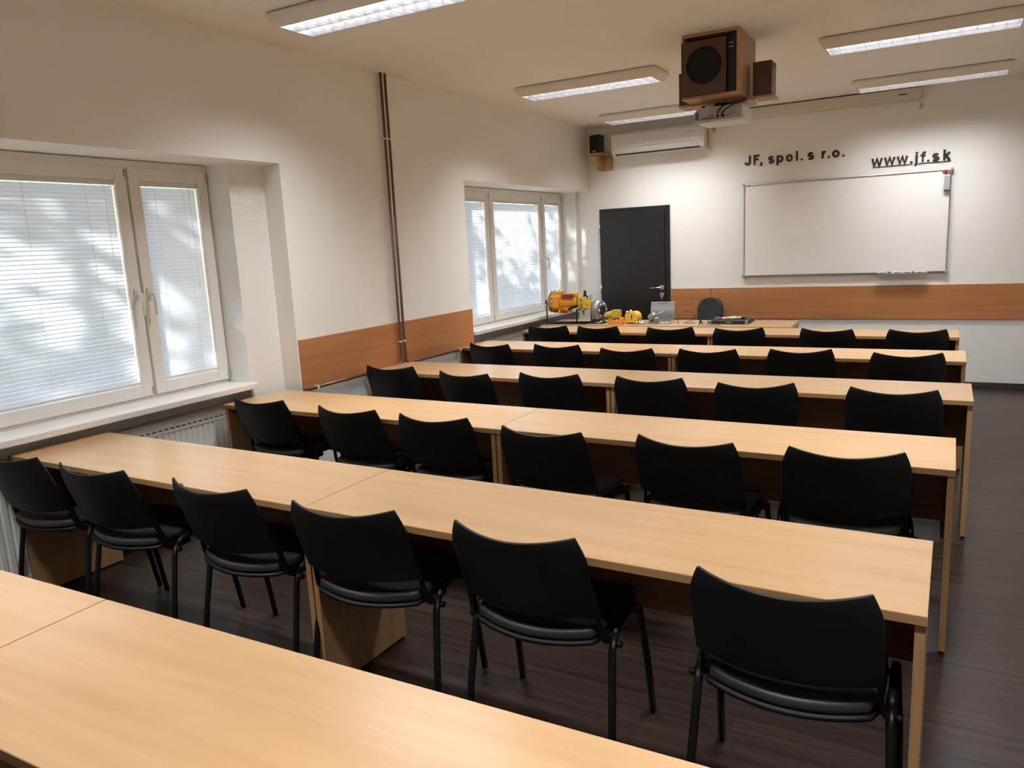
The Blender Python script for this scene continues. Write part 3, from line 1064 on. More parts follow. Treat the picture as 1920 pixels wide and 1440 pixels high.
def glyphs(chars, z0, cap, name, label, under=None, th=0.195):
    """chars: (character, left x, width in metres); raised letters on the front wall."""
    xa, xb = chars[0][1], chars[-1][1] + chars[-1][2]
    root = thing(name, label, 'lettering', ((xa + xb) / 2, YF, z0))
    th0 = th
    for n_, (ch, x0, w_) in enumerate(chars):
        th = 0.145 if ch == 'f' else th0
        gw, strokes = GL[ch]
        kx = w_ / gw
        b = MB()
        for q_, st in enumerate(strokes):
            closed = st[0] == st[-1] or math.hypot(st[0][0] - st[-1][0], st[0][1] - st[-1][1]) < 1e-6
            P = [Vector((p[0], p[1])) for p in st]
            m = len(P)
            L_, R_ = [], []
            for i in range(m):
                if closed and i in (0, m - 1):
                    d0, d1 = (P[0] - P[-2]).normalized(), (P[1] - P[0]).normalized()
                elif i == 0:
                    d0 = d1 = (P[1] - P[0]).normalized()
                elif i == m - 1:
                    d0 = d1 = (P[-1] - P[-2]).normalized()
                else:
                    d0, d1 = (P[i] - P[i - 1]).normalized(), (P[i + 1] - P[i]).normalized()
                t_ = (d0 + d1)
                t_ = t_.normalized() if t_.length > 1e-6 else d0
                nn = Vector((-t_.y, t_.x))
                k_ = (th / 2) / max(0.42, nn.dot(Vector((-d1.y, d1.x))))
                L_.append(P[i] + nn * k_)
                R_.append(P[i] - nn * k_)
            dpt = -0.010 - 0.0006 * q_
            def pt(p, y):
                return (x0 - (xa + xb) / 2 + p.x * kx, y, p.y * cap)
            vs = [pt(p, dpt) for p in L_] + [pt(p, dpt) for p in R_] + [pt(p, -0.0005) for p in L_] + [pt(p, -0.0005) for p in R_]
            fs = []
            for i in range(m - 1):
                fs += [(i, i + 1, m + i + 1, m + i), (2 * m + i, 3 * m + i, 3 * m + i + 1, 2 * m + i + 1),
                       (i, 2 * m + i, 2 * m + i + 1, i + 1), (m + i, m + i + 1, 3 * m + i + 1, 3 * m + i)]
            fs += [(0, m, 3 * m, 2 * m), (m - 1, 3 * m - 1, 4 * m - 1, 2 * m - 1)]
            b.add(vs, fs)
        b.build('letter', m_letter, root)
    if under:
        for a_, b_ in under:
            MB().box(a_ - (xa + xb) / 2, -0.008, -0.014, b_ - (xa + xb) / 2, 0, -0.008).build('underline', m_letter, root)
    return root


glyphs([('J', 1.870, 0.066), ('F', 1.963, 0.062), (',', 2.036, 0.022), ('s', 2.118, 0.062), ('p', 2.205, 0.072), ('o', 2.303, 0.070), ('l', 2.403, 0.022), ('.', 2.452, 0.022), ('s', 2.522, 0.062), ('r', 2.660, 0.045), ('.', 2.720, 0.022), ('o', 2.762, 0.074), ('.', 2.861, 0.023)],
       2.384, 0.103, 'wall_lettering', 'dark lettering JF, spol. s r.o. on the front wall above the whiteboard')
glyphs([('w', 3.141, 0.100), ('w', 3.257, 0.100), ('w', 3.373, 0.097), ('.', 3.490, 0.021), ('j', 3.527, 0.032), ('f', 3.581, 0.047), ('.', 3.641, 0.020), ('s', 3.684, 0.064), ('k', 3.779, 0.066)],
       2.260, 0.103, 'wall_lettering', 'dark underlined lettering www.jf.sk on the wall above the whiteboard', [(3.150, 3.515), (3.565, 3.846)])

# ---------------------------------------------------------------- projection screen casing, hooks
r = thing('projection_screen', 'long cream casing of a rolled up projection screen at the ceiling', 'projection screen', (2.57, YF, 2.86))
MB().box(-1.0, -0.085, 0.0, 1.0, -0.004, 0.110).build('casing', m_cream, r, bevel=0.010)
for s in (-1, 1):
    MB().box(s * 1.0 - (0.0 if s > 0 else 0.012), -0.088, -0.003, s * 1.0 + (0.012 if s > 0 else 0.0), 0.0, 0.113).build('end_cap', m_cream, r, bevel=0.004)
MB().box(0.80, -0.0865, 0.050, 0.875, -0.085, 0.062).build('name_plate', m_port, r)
MB().cyl((-0.96, -0.045, 0.0), (0.96, -0.045, 0.0), 0.006, 8).build('bottom_bar', m_white, r)
for x, lab in ((1.535, 'small white wall hook left of the lettering, under the projector'), (3.568, 'small white wall hook under the right end of the screen casing')):
    q = thing('wall_hook', lab, 'hook', (x, YF, 2.80), group='wall hooks for the screen')
    MB().box(-0.022, -0.006, -0.032, 0.022, 0.0, 0.032).build('plate', m_cream, q, bevel=0.004)
    MB().tube([(0, -0.005, 0.012), (0, -0.022, 0.010), (0, -0.028, -0.004), (0, -0.022, -0.016), (0, -0.014, -0.012)], 0.004, 8).build('hook', m_greyplastic, q)

# ---------------------------------------------------------------- air conditioner
r = thing('air_conditioner', 'long white wall air conditioner left of the lettering, under the ceiling', 'air conditioner', (0.925, YF, 2.595))
W_ = 0.545
prof = [(0.0, 0.02), (-0.12, 0.0), (-0.175, 0.03), (-0.195, 0.085), (-0.200, 0.235), (-0.185, 0.265), (-0.15, 0.280), (0.0, 0.280)]
MB().prism(prof, -W_, W_, 'X').build('body', m_white, r, bevel=0.010, seg=3)
MB().prism([(-0.194, 0.095), (-0.205, 0.100), (-0.209, 0.235), (-0.192, 0.262), (-0.19, 0.20)], -W_ + 0.012, W_ - 0.03, 'X').build('front_cover', m_white, r, bevel=0.004)
MB().box(-W_ + 0.05, -0.187, 0.022, W_ - 0.05, -0.170, 0.030, rot=Matrix.Rotation(-0.75, 3, 'X')).build('outlet_gap', m_port, r)
MB().prism([(-0.150, 0.008), (-0.182, 0.034), (-0.185, 0.032), (-0.150, 0.004)], -W_ + 0.05, W_ - 0.05, 'X').build('air_flap', m_white, r)
MB().box(W_ - 0.175, -0.2105, 0.190, W_ - 0.085, -0.2085, 0.196).build('name_plate', m_greyplastic, r)
b = MB()
b.ball((W_ - 0.125, -0.198, 0.070), 0.006, 8)
b.ball((W_ - 0.075, -0.198, 0.070), 0.005, 8)
b.build('indicator', m_port, r)
tag(MB().box(1.478, YF - 0.05, 2.585, 1.500, YF, 2.90).build('cable_duct', m_cream, bevel=0.003), 'narrow upright duct on the wall at the right end of the air conditioner', 'duct')

# wall speaker on bracket, left corner
r = thing('wall_speaker', 'small black loudspeaker on a wooden bracket in the corner beside the air conditioner', 'loudspeaker', (0.19, YF - 0.17, 2.665), rotz=0.0)
MB().box(-0.062, -0.075, 0.0, 0.062, 0.075, 0.205).build('cabinet', m_black, r, bevel=0.004)
MB().box(-0.056, -0.080, 0.006, 0.056, -0.075, 0.199).build('grille', m_cone, r, bevel=0.002)
MB().box(-0.020, -0.0815, 0.014, 0.018, -0.080, 0.026).build('badge', m_steel, r)
r = thing('speaker_bracket', 'small beech corner shelf under the black wall speaker', 'shelf', (0.20, YF, 2.47))
MB().box(-0.085, -0.255, 0.180, 0.085, 0.0, 0.195).build('shelf_board', m_box, r, bevel=0.001)
MB().box(-0.010, -0.20, 0.0, 0.006, -0.018, 0.180).build('support', m_box, r, bevel=0.001)
MB().box(-0.030, -0.018, 0.0, 0.125, 0.0, 0.180).build('back_plate', m_box, r, bevel=0.001)

# ---------------------------------------------------------------- hanging speaker cabinet, side speakers, projector
bx0, bx1, by0, by1, bz0 = 2.205, 2.590, 5.42, 5.92, 2.565
r = thing('hanging_cabinet', 'open beech box hung from the ceiling holding a brown subwoofer', 'cabinet', ((bx0 + bx1) / 2, (by0 + by1) / 2, bz0))
hx, hy, hz = (bx1 - bx0) / 2, (by1 - by0) / 2, H - bz0
MB().box(-hx, -hy, 0.0, hx, hy, 0.018).build('bottom_board', m_box, r, bevel=0.001)
MB().box(-hx, -hy, hz - 0.020, hx, hy, hz).build('top_board', m_box, r, bevel=0.001)
MB().box(-hx, -hy, 0.018, -hx + 0.016, hy, hz - 0.020).build('side_board', m_box, r, bevel=0.001)
MB().box(hx - 0.018, -hy, 0.018, hx, hy, hz - 0.020).build('side_board', m_box, r, bevel=0.001)
MB().box(-hx - 0.085, hy - 0.30, -0.014, hx + 0.185, hy - 0.12, 0.0).build('shelf_board', m_box, r, bevel=0.001)
MB().box(hx + 0.0, hy - 0.28, -0.055, hx + 0.065, hy - 0.22, -0.014).build('shelf_bracket', m_white, r, bevel=0.002)
# subwoofer inside
r = thing('subwoofer', 'brown subwoofer with a round black grille inside the hanging beech box', 'loudspeaker', ((bx0 + bx1) / 2, (by0 + by1) / 2, bz0 + 0.018))
MB().box(-hx + 0.018, -hy + 0.030, 0.0, hx - 0.020, hy - 0.02, hz - 0.075).build('cabinet', m_black, r, bevel=0.003)
MB().box(-hx + 0.002, -hy - 0.022, 0.002, hx - 0.082, -hy - 0.001, hz - 0.070).build('front_board', m_brown, r, bevel=0.004)
MB().box(hx - 0.080, -hy + 0.012, 0.004, hx - 0.021, -hy + 0.030, hz - 0.045).build('control_panel', m_black, r, bevel=0.002)
MB().lathe([(0, 0.118), (0.006, 0.118), (0.010, 0.108), (0.006, 0.09), (0.006, 0.001)], (-0.036, -hy - 0.022, (hz - 0.075) / 2 + 0.015), (0, -1, 0), 40).build('round_grille', m_cone, r)
b = MB()
for z in (0.305, 0.280):
    b.box(hx - 0.072, -hy + 0.009, z, hx - 0.042, -hy + 0.013, z + 0.006)
b.build('control_label', m_greyplastic, r)
for (x, w_, lab) in ((2.155, 0.075, 'small brown loudspeaker on the shelf left of the hanging box'), (2.693, 0.125, 'small brown loudspeaker on the shelf right of the hanging box')):
    q = thing('satellite_speaker', lab, 'loudspeaker', (x, 5.71, bz0), group='small speakers beside the hanging box')
    MB().box(-w_ / 2, -0.07, 0.0, w_ / 2, 0.085, 0.222).build('cabinet', m_brown, q, bevel=0.003)
    MB().box(-w_ / 2 + 0.003, 0.085, 0.004, w_ / 2 - 0.003, 0.093, 0.218).build('grille', m_cone, q, bevel=0.002)
    MB().box(w_ / 2, -0.060, 0.018, w_ / 2 + 0.0015, -0.048, 0.045).build('badge', m_steel, q)
# projector
r = thing('projector', 'white ceiling projector with a grey rear panel of sockets under the hanging box', 'projector', (2.425, 5.67, 2.42), rotz=0.0)
hw_ = 0.172
MB().prism([(-hw_, 0.02), (-hw_ + 0.004, 0.010), (hw_ - 0.004, 0.010), (hw_, 0.02), (hw_, 0.080), (hw_ - 0.014, 0.100), (-hw_ + 0.03, 0.100), (-hw_, 0.072)], -0.125, 0.13, 'Y').build('body', m_white, r, bevel=0.004)
MB().prism([(-hw_ - 0.006, 0.012), (-hw_ + 0.03, -0.006), (hw_ - 0.01, -0.006), (hw_ + 0.006, 0.012)], -0.135, 0.135, 'Y').build('base_cover', m_white, r, bevel=0.003)
MB().prism([(-hw_ + 0.006, 0.016), (hw_ - 0.018, 0.016), (hw_ - 0.018, 0.092), (-hw_ + 0.030, 0.092), (-hw_ + 0.006, 0.070)], -0.128, -0.124, 'Y').build('rear_panel', m_grey, r)
b = MB()
b.box(-hw_ + 0.048, -0.1285, 0.020, -hw_ + 0.165, -0.1275, 0.024)
for x in (-0.110, -0.096, -0.082):
    b.lathe([(0, 0.0045), (0.004, 0.0045)], (x, -0.127, 0.030), (0, -1, 0), 10)
for x in (-0.063, -0.050, -0.037):
    for z in (0.030, 0.044):
        b.lathe([(0, 0.0045), (0.004, 0.0045)], (x, -0.127, z), (0, -1, 0), 10)
b.box(-0.018, -0.131, 0.026, 0.004, -0.127, 0.040)
b.box(0.016, -0.131, 0.026, 0.040, -0.127, 0.038)
b.ball((0.058, -0.127, 0.029), 0.005, 8)
b.ball((0.076, -0.127, 0.037), 0.006, 8)
b.ball((0.100, -0.127, 0.044), 0.005, 8)
b.build('socket', m_port, r)
b = MB()
for i in range(9):
    b.box(-hw_ + 0.012, -0.1295, 0.024 + i * 0.0055, -hw_ + 0.034, -0.1275, 0.027 + i * 0.0055)
b.build('vent_grille', m_port, r)
MB().box(-0.05, -0.05, 0.100, 0.05, 0.05, 0.131).box(-0.12, -0.115, 0.1, -0.10, -0.10, 0.112).build('ceiling_mount', m_black, r)
MB().lathe([(0, 0.030), (0.012, 0.032), (0.014, 0.022), (0.004, 0.018)], (-0.09, 0.13, 0.05), (0, 1, 0), 20).build('lens', m_port, r)
MB().box(-0.10, -0.1365, 0.002, -0.055, -0.1355, 0.008).build('name_plate', m_greyplastic, r)
tag(MB().tube([(2.418, 5.535, 2.455), (2.425, 5.50, 2.470), (2.46, 5.49, 2.505), (2.52, 5.505, 2.525), (2.575, 5.56, 2.54), (2.60, 5.60, 2.552)], 0.0055, 8).tube([(2.450, 5.535, 2.455), (2.455, 5.50, 2.462), (2.49, 5.488, 2.49), (2.54, 5.50, 2.515), (2.58, 5.55, 2.535), (2.60, 5.59, 2.550)], 0.0055, 8).build('projector_cable', m_cable),
    'pair of black cables running from the projector sockets up to the hanging box', 'cable')

# ---------------------------------------------------------------- teacher desk and demonstration desk
def desk(x0, x1, y0, y1, label):
    L, D = x1 - x0, y1 - y0
    r = thing('teacher_desk', label, 'desk', ((x0 + x1) / 2, (y0 + y1) / 2, 0), group='beech desks in front of the first row')
    top = MB().box(-L / 2, -D / 2, TH - TT, L / 2, D / 2, TH).build('tabletop', m_beech, r, bevel=0.0012)
    for s in (-1, 1):
        a, b_ = sorted((s * (L / 2 - 0.003), s * (L / 2 - 0.027)))
        MB().box(a, -D / 2 + 0.015, 0, b_, D / 2 - 0.015, TH - TT).build('side_panel', m_beech_side, r, bevel=0.001)
    MB().box(-L / 2 + 0.027, -D / 2 + 0.05, 0.2, L / 2 - 0.027, -D / 2 + 0.068, TH - TT).build('modesty_panel', m_beech_side2, r)
    return r


desk(0.972, 2.572, 7.640, 8.215, 'beech teacher desk carrying the laptop and the black case')
desk(-0.10, 0.968, 7.640, 8.215, 'beech desk by the far window carrying the yellow machine models')

# yellow machine model on its black stand
Y0 = 7.80
r = thing('machine_stand', 'black bar stand carrying the big yellow gearbox model', 'stand', (0.15, Y0, TH), group=None)
b = MB()
def bar(p, q, w=0.008):
    b.tube([p, q], w, 4, smooth=False)
bar((-0.21, -0.06, 0.008), (-0.21, -0.06, 0.25)); bar((-0.21, -0.06, 0.008), (0.26, -0.06, 0.008))
bar((-0.21, 0.10, 0.008), (-0.21, -0.06, 0.008)); bar((-0.21, 0.10, 0.008), (0.26, 0.10, 0.008))
bar((0.155, -0.06, 0.008), (0.155, -0.06, 0.165)); bar((0.26, 0.10, 0.008), (0.26, 0.10, 0.175))
bar((0.26, -0.06, 0.008), (0.26, 0.10, 0.008)); bar((-0.21, -0.06, 0.225), (-0.10, -0.03, 0.235)); bar((0.155, -0.06, 0.16), (0.26, 0.10, 0.17))
b.build('bar_frame', m_metal_black, r)
MB().box(-0.18, -0.05, 0.0, 0.05, 0.09, 0.018).build('base_plate', m_black, r)
r = thing('gearbox_model', 'big yellow cutaway gearbox model with silver flange on the black stand', 'machine model', (0.15, Y0, TH))
zc = 0.245
body = MB()
body.lathe([(-0.160, 0.098), (-0.150, 0.108), (-0.06, 0.104), (-0.05, 0.096), (0.10, 0.080), (0.14, 0.074), (0.150, 0.060)], (0, 0, zc), (1, 0, 0), 22)
body.box(-0.155, -0.060, zc + 0.070, -0.02, 0.060, zc + 0.120)
body.box(-0.150, -0.112, zc - 0.060, -0.035, -0.02, zc + 0.065)
body.build('housing', m_amber, r, bevel=0.006)
MB().box(-0.01, -0.100, zc + 0.045, 0.120, -0.020, zc + 0.090).build('cutaway_window', m_cut, r, bevel=0.004)
MB().cyl((0.10, -0.03, zc + 0.085), (0.16, -0.03, zc + 0.085), 0.026, 16).build('end_cover', m_yellow, r, bevel=0.002)
MB().prism([(-0.04, -0.125), (0.07, -0.115), (0.07, -0.06), (-0.04, -0.062)], -0.115, 0.02, 'Y').build('lower_block', m_yellow, r, bevel=0.004).location = (0, 0, zc)
MB().box(-0.015, -0.118, zc - 0.115, 0.070, -0.113, zc - 0.082).box(-0.13, -0.06, zc - 0.118, -0.03, 0.05, zc - 0.085).build('oil_pan', m_cut, r, bevel=0.003)
MB().lathe([(-0.176, 0.112), (-0.170, 0.118), (-0.163, 0.118), (-0.158, 0.110)], (0, 0, zc), (1, 0, 0), 28).build('flange', m_steel, r)
MB().lathe([(-0.250, 0.018), (-0.232, 0.030), (-0.225, 0.020), (-0.205, 0.030), (-0.172, 0.030)], (0, 0, zc - 0.005), (1, 0, 0), 14).build('input_shaft', m_black, r)
b = MB()
for (x, y, z) in ((-0.125, -0.113, 0.045), (-0.125, -0.113, -0.010), (-0.125, -0.113, -0.052), (-0.145, -0.10, 0.075), (-0.03, -0.114, -0.07), (0.0, -0.115, -0.072), (0.03, -0.115, -0.072)):
    b.lathe([(0, 0.009), (0.006, 0.009)], (x, y, zc + z), (0, -1, 0), 6)
for (x, z) in ((-0.155, 0.120), (-0.115, 0.124), (-0.06, 0.128)):
    b.lathe([(0, 0.007), (0.012, 0.007)], (x, -0.03, zc + z - 0.004), (0, 0, 1), 6)
b.build('bolt', m_cut, r)
MB().tube([(0.05, -0.09, zc - 0.085), (0.10, -0.10, zc - 0.070), (0.150, -0.09, zc - 0.045), (0.175, -0.06, zc - 0.040)], [0.010, 0.012, 0.014, 0.012], 10).build('hose', m_metal_black, r)
# valve unit
r = thing('pump_model', 'yellow upright pump model with black shaft standing at the right of the gearbox', 'machine model', (0.358, Y0 + 0.02, 0.925))
MB().box(-0.055, -0.05, 0.0, 0.045, 0.05, 0.125).lathe([(-0.03, 0.030), (-0.02, 0.046), (0.02, 0.050)], (-0.008, 0, 0.0), (0, 0, 1), 16).build('housing', m_lemon, r, bevel=0.005)
MB().box(0.040, -0.055, -0.005, 0.098, 0.03, 0.080).build('side_block', m_yellow, r, bevel=0.005)
MB().lathe([(0.115, 0.036), (0.128, 0.036), (0.129, 0.020), (0.145, 0.020), (0.146, 0.014), (0.190, 0.014)], (0.02, 0, 0), (0, 0, 1), 16).build('top_shaft', m_black, r)
MB().lathe([(-0.085, 0.013), (-0.04, 0.013), (-0.03, 0.020)], (-0.008, 0, 0), (0, 0, 1), 14).build('lower_shaft', m_steel, r)
MB().cyl((0.078, 0, 0.075), (0.092, 0, 0.140), 0.004, 8).build('lever', m_metal_black, r)
b = MB()
for (x, z) in ((-0.005, 0.085), (-0.005, 0.042), (-0.005, 0.012)):
    b.lathe([(0, 0.012), (0.003, 0.012)], (x, -0.0495, z), (0, -1, 0), 14)
b.lathe([(0, 0.009), (0.003, 0.009)], (0.068, -0.055, 0.035), (0, -1, 0), 12)
b.build('port', m_cut, r)
# grey housing on a black base
r = thing('turbine_model', 'round grey metal turbine housing on a black base, on the desk beside the yellow models', 'machine model', (0.530, 7.86, TH))
MB().lathe([(-0.050, 0.06), (-0.045, 0.105), (-0.015, 0.122), (0.015, 0.122), (0.040, 0.100), (0.045, 0.060), (0.040, 0.03)], (-0.005, 0.0, 0.142), (0.97, -0.22, 0.05), 30).build('housing', m_castgrey, r, bevel=0.003)
MB().lathe([(0.040, 0.050), (0.055, 0.050), (0.056, 0.038), (0.046, 0.036)], (-0.005, 0.0, 0.142), (0.97, -0.22, 0.05), 24).build('inlet', m_black, r)
b = MB()
for k in range(6):
    a = k * math.pi / 3
    u = Vector((0.22, 0.97, 0)); w = Vector((0, 0, 1))
    c = Vector((-0.005, 0, 0.142)) + Vector((0.97, -0.22, 0.05)) * 0.046 + u * 0.070 * math.cos(a) + w * 0.070 * math.sin(a)
    b.ball(c, 0.017 if k % 2 else 0.012, 10)
b.build('lug', m_steel, r)
MB().prism([(-0.11, 0.0), (0.07, 0.0), (0.03, 0.03), (-0.02, 0.05), (-0.075, 0.05)], -0.06, 0.05, 'Y').build('base', m_black, r, bevel=0.003)
MB().tube([(-0.03, -0.07, 0.012), (0.02, -0.075, 0.014), (0.06, -0.07, 0.03)], 0.009, 8).build('foot', m_steel, r)
# yellow cylinder valve
r = thing('valve_model', 'lemon yellow cylindrical valve model lying between the turbine and the orange block', 'machine model', (0.66, 7.93, TH))
MB().cyl((-0.095, -0.01, 0.075), (0.01, 0, 0.100), 0.036, 20).box(0.0, -0.045, 0.060, 0.085, 0.045, 0.140).build('housing', m_lemon, r, bevel=0.003)
MB().lathe([(0, 0.037), (0.014, 0.037), (0.015, 0.018), (0.006, 0.010)], (-0.090, -0.01, 0.076), (-1, -0.1, -0.23), 20).build('end_cap', m_black, r)
MB().box(-0.02, -0.03, 0.0, 0.07, 0.03, 0.060).build('base', m_metal_black, r, bevel=0.004)
# orange block
r = thing('valve_block', 'small orange valve block at the front edge of the desk', 'machine model', (0.765, 7.76, TH))
MB().prism([(-0.075, 0.0), (0.07, 0.0), (0.078, 0.02), (0.072, 0.072), (0.055, 0.076), (0.045, 0.050), (-0.045, 0.050), (-0.055, 0.074), (-0.072, 0.066), (-0.078, 0.02)], -0.05, 0.05, 'Y').build('housing', m_orange, r, bevel=0.004)
MB().box(-0.045, -0.042, 0.045, 0.045, 0.042, 0.072).build('cutaway_window', m_cut, r, bevel=0.003)
b = MB()
for x in (-0.025, 0.020):
    b.ball((x, -0.046, 0.047), 0.010, 10)
b.build('piston', m_steel, r)
# second yellow pump
r = thing('cutaway_pump', 'yellow round cutaway pump model with silver fittings on top, beside the laptop', 'machine model', (0.915, 7.86, TH))
MB().box(-0.072, -0.05, 0.0, 0.05, 0.05, 0.100).lathe([(-0.045, 0.058), (-0.04, 0.064), (0.04, 0.064), (0.045, 0.058)], (0.025, 0, 0.070), (0.3, 1, 0), 24).build('housing', m_yellow, r, bevel=0.004)
MB().box(0.000, -0.053, 0.045, 0.012, -0.046, 0.105).build('cutaway_slot', m_cut, r)
b = MB()
b.ball((-0.055, -0.02, 0.122), 0.018, 10); b.ball((-0.015, -0.01, 0.132), 0.018, 10); b.cyl((-0.055, -0.02, 0.095), (-0.055, -0.02, 0.12), 0.014); b.cyl((-0.015, -0.01, 0.095), (-0.015, -0.01, 0.13), 0.012)
b.cyl((-0.07, -0.02, 0.122), (0.0, -0.01, 0.130), 0.010)
b.build('fitting', m_steel, r)
MB().box(-0.05, -0.055, 0.0, 0.085, 0.045, 0.012).build('base', m_metal_black, r)
r = thing('pipe_fitting', 'small silver pipe fitting lying in front of the laptop', 'fitting', (1.035, 7.745, TH))
MB().cyl((-0.06, 0, 0.014), (0.06, 0.01, 0.014), 0.010, 12).build('stem', m_steel, r)
b = MB()
for x in (-0.03, 0.0, 0.035):
    b.lathe([(-0.006, 0.020), (0.006, 0.020)], (x, 0.004, 0.020), (1, 0.1, 0), 16)
b.build('ring', m_steel, r)

# laptop
r = thing('laptop', 'open silver laptop with a pale grey picture on its screen', 'laptop', (1.200, 7.90, TH), rotz=0.02)
MB().box(-0.130, -0.095, 0.0, 0.130, 0.095, 0.018).build('base', m_silver, r, bevel=0.003)
b = MB()
for i in range(12):
    for j in range(4):
        b.box(-0.115 + i * 0.0195, 0.0 + j * 0.018, 0.018, -0.115 + i * 0.0195 + 0.016, 0.0 + j * 0.018 + 0.014, 0.020)
b.build('keyboard', m_port, r)
q = MB().box(-0.130, -0.004, 0.0, 0.130, 0.004, 0.205).build('lid', m_silver, r, bevel=0.003)
q.location = (0, 0.092, 0.016)
q.rotation_euler = (math.radians(-14), 0, 0)
s = MB().box(-0.125, -0.0055, 0.006, 0.125, -0.0042, 0.200).build('screen', m_screen, q)
MB().box(-0.06, -0.0062, 0.184, 0.055, -0.0056, 0.189).build('screen_bar', m_port, q)
# grey metal part standing by the laptop
r = thing('grey_coupling', 'grey cast metal coupling standing on the front of the laptop', 'machine part', (1.175, 7.845, TH + 0.020))
b = MB()
b.lathe([(0, 0.030), (0.02, 0.040), (0.07, 0.036), (0.09, 0.022)], (-0.06, -0.02, 0.032), (0.8, 0, 0.55), 18)
b.cyl((-0.055, -0.01, 0.03), (0.06, 0.0, 0.095), 0.020, 14, 0.014)
b.lathe([(0, 0.026), (0.030, 0.030), (0.04, 0.02)], (0.02, -0.02, 0.026), (0.3, -1, 0), 16)
b.cyl((0.05, 0.0, 0.088), (0.09, 0.01, 0.104), 0.012, 10)
b.box(-0.07, -0.05, 0.0, 0.05, 0.03, 0.008)
b.build('body', m_castgrey, r, bevel=0.002)

# thin grey bar, cable stand and cable
tag(MB().box(1.462, 7.655, TH, 1.80, 7.700, TH + 0.007).build('ruler_bar', m_greyplastic, bevel=0.001), 'thin grey bar lying along the front edge of the teacher desk', 'bar')
r = thing('webcam', 'small black webcam stand on the teacher desk, left of the black case', 'webcam', (1.690, 7.73, TH))
MB().ball((0, 0, 0.038), 0.016, 10).build('camera_head', m_black, r)
b = MB()
for a in (0.5, 2.6, 4.5):
    b.tube([(0, 0, 0.03), (0.028 * math.cos(a), 0.028 * math.sin(a), 0.004)], 0.004, 6)
b.build('tripod', m_black, r)
tag(MB().tube([(1.70, 7.72, 0.785), (1.74, 7.71, 0.77), (1.78, 7.69, 0.756), (1.84, 7.69, 0.755), (1.90, 7.72, 0.755)], 0.003, 6).build('usb_cable', m_cable), 'short black cable on the desk between the webcam and the case', 'cable')
tag(MB().tube([(1.44, 7.80, 0.755), (1.425, 7.82, 0.79), (1.43, 7.86, 0.84), (1.47, 7.92, 0.870), (1.53, 8.0, 0.86), (1.55, 8.05, 0.80), (1.51, 8.04, 0.764), (1.46, 7.95, 0.756), (1.50, 7.85, 0.755), (1.60, 7.86, 0.760)], 0.003, 6).build('looped_cable', m_cable),
    'thin dark cable standing in a loop left of the office chair', 'cable')
# black case with remotes on it
r = thing('equipment_case', 'flat black equipment case on the teacher desk', 'case', (1.945, 8.0, TH), rotz=0.0)
MB().box(-0.19, -0.155, 0.006, 0.19, 0.155, 0.036).build('body', m_black, r, bevel=0.004)
for s in (-1, 1):
    for t_ in (-1, 1):
        MB().box(s * 0.19 - 0.022, t_ * 0.155 - 0.022, 0.0, s * 0.19 + 0.022 - (0.02 if s > 0 else 0), t_ * 0.155 + 0.022, 0.038).build('corner_guard', m_castgrey, r, bevel=0.004)
MB().box(-0.03, -0.162, 0.012, 0.03, -0.155, 0.026).build('latch', m_castgrey, r)
zt = TH + 0.0385
tag(MB().lathe([(0, 0.018), (0.016, 0.018), (0.020, 0.012)], (1.835, 7.96, zt), (0, 0, 1), 16).build('red_cap', m_red), 'small round red cap on the black case', 'cap')
for (x, y, a, L_, mm, lab) in ((1.915, 8.01, 1.0, 0.17, m_white, 'long white remote control, leftmost on the black case'), (1.990, 8.0, 0.8, 0.12, m_white, 'short white remote control in the middle of the black case')):
    q = thing('remote_control', lab, 'remote control', (x, y, zt), rotz=a, group='remote controls on the case')
    MB().box(-L_ / 2, -0.024, 0, L_ / 2, 0.024, 0.020).build('body', mm, q, bevel=0.006)
    b = MB()
    for i in range(4):
        for j in range(2):
            b.box(-L_ * 0.3 + i * 0.022, -0.014 + j * 0.016, 0.020, -L_ * 0.3 + i * 0.022 + 0.012, -0.004 + j * 0.016, 0.022)
    b.build('buttons', m_greyplastic, q)
r = thing('computer_mouse', 'small black computer mouse at the right of the remotes on the case', 'mouse', (2.055, 8.02, zt))
MB().ball((0, 0, 0.008), 0.030, 12, (0.8, 1.2, 0.5)).build('shell', m_black, r)
MB().cyl((-0.004, 0.018, 0.021), (0.004, 0.018, 0.021), 0.004, 8).build('wheel', m_greyplastic, r)

# office chair
r = thing('office_chair', 'dark grey fabric office chair behind the teacher desk', 'office chair', (1.52, 8.50, 0), rotz=math.radians(180))
vs, fs = [], []
nu, nv = 14, 14
for j in range(nv + 1):
    v = j / nv
    z = 0.60 + 0.345 * v
    for i in range(nu + 1):
        u = -1 + 2 * i / nu
        wv = 0.150 * (1 - max(0, v - 0.6) ** 2 * 2.2) - 0.02 * (1 - v)
        zz = z - 0.03 * abs(u) ** 3 * v
        vs.append((u * wv, -0.20 - 0.05 * (1 - u * u) * 0.8 - 0.06 * v, zz))
for j in range(nv):
    for i in range(nu):
        a = j * (nu + 1) + i
        fs.append((a, a + 1, a + nu + 2, a + nu + 1))
bk = MB().add(vs, fs, True).build('backrest', m_fabric, r)
so = bk.modifiers.new('solid', 'SOLIDIFY'); so.thickness = 0.05; so.offset = 0
bv = bk.modifiers.new('bevel', 'BEVEL'); bv.width = 0.02; bv.segments = 3; bv.limit_method = 'ANGLE'; bv.angle_limit = math.radians(50)
MB().box(-0.23, -0.21, 0.43, 0.23, 0.20, 0.50).build('seat', m_fabric, r, bevel=0.03, seg=3)
MB().tube([(0, -0.10, 0.42), (0, -0.27, 0.42), (0, -0.285, 0.50), (0, -0.265, 0.70)], 0.010, 8, rb=0.025, up=(0, 0, 1)).build('back_support', m_black, r)
MB().cyl((0, 0, 0.10), (0, 0, 0.43), 0.025, 14).build('gas_column', m_black, r)
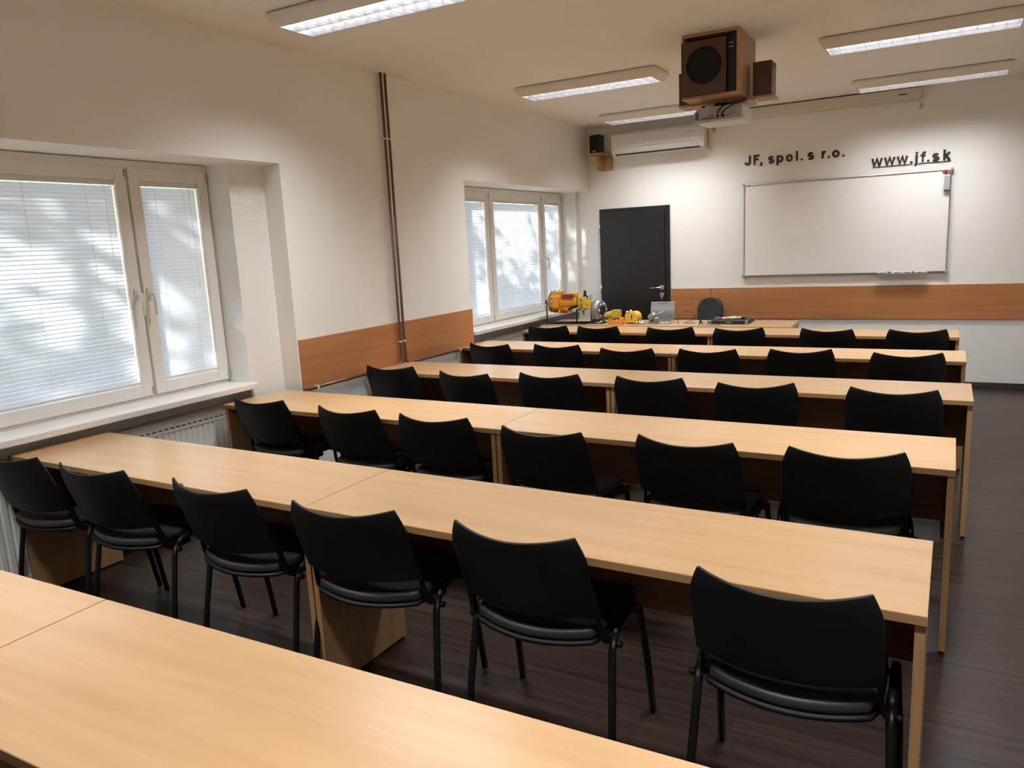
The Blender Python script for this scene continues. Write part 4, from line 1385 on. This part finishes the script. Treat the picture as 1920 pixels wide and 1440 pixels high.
for k in range(5):
    a = k * 2 * math.pi / 5 + 0.3
    q = MB().tube([(0.02 * math.cos(a), 0.02 * math.sin(a), 0.11), (0.17 * math.cos(a), 0.17 * math.sin(a), 0.09), (0.28 * math.cos(a), 0.28 * math.sin(a), 0.065)], [0.022, 0.018, 0.013], 8).build('star_leg', m_black, r)
    MB().cyl((0.28 * math.cos(a) - 0.02 * math.sin(a), 0.28 * math.sin(a) + 0.02 * math.cos(a), 0.028), (0.28 * math.cos(a) + 0.02 * math.sin(a), 0.28 * math.sin(a) - 0.02 * math.cos(a), 0.028), 0.028, 14).build('castor', m_black, q)

# ---------------------------------------------------------------- outside: ground and trees seen dimly through the blinds
structure(MB().box(-40, -30, -0.65, XO - 0.001, 30, -0.5).build('ground', m_ground))


def tree(x, y, zc_, rad, n, label, seed, sparse=1.0):
    rnd = random.Random(seed)
    r = thing('garden_tree', label, 'tree', (x, y, -0.5), group='trees outside the windows')
    t = MB()
    hz_ = zc_ + 0.5
    t.tube([(0, 0, 0), (0.08, 0.03, hz_ * 0.35), (-0.05, 0.1, hz_ * 0.7), (0, 0, hz_)], [0.16, 0.13, 0.10, 0.05], 10)
    for k in range(9):
        a = rnd.uniform(0, 6.28)
        e = Vector((math.cos(a) * rad * 0.75, math.sin(a) * rad * 0.75, hz_ + rnd.uniform(-0.5, 0.6) * rad))
        s0 = Vector((0, 0.03, hz_ * rnd.uniform(0.45, 0.85)))
        mid = (s0 + e) / 2 + Vector((0, 0, 0.15))
        t.tube([s0, mid, e], [0.06, 0.04, 0.015], 6)
    t.build('trunk', m_bark, r)
    f = MB()
    clumps = []
    for k in range(int(26 * sparse)):
        while True:
            p = Vector((rnd.uniform(-1, 1), rnd.uniform(-1, 1), rnd.uniform(-1, 1)))
            if p.length < 1:
                break
        clumps.append((p * rad, rad * rnd.uniform(0.25, 0.42)))
    for k in range(n):
        c, cr = clumps[k % len(clumps)]
        d_ = Vector((rnd.gauss(0, 1), rnd.gauss(0, 1), rnd.gauss(0, 1))).normalized() * cr * rnd.random() ** 0.4
        p = c + d_ + Vector((0, 0, hz_))
        a = Vector((rnd.gauss(0, 1), rnd.gauss(0, 1), rnd.gauss(0, 1))).normalized()
        b_ = a.orthogonal().normalized()
        s_ = rnd.uniform(0.06, 0.11)
        f.add([p - a * s_, p + b_ * s_ * 0.5, p + a * s_, p - b_ * s_ * 0.5], [(0, 1, 2, 3)])
    f.build('foliage', m_leaf, r)
    return r


tree(-4.9, -4.2, 4.9, 2.5, 11000, 'leafy tree outside, its shade dappling the near blinds', 3)
tree(-4.6, 2.5, 4.1, 1.15, 1300, 'small tree outside, faintly seen through the far blinds', 11, 0.7)
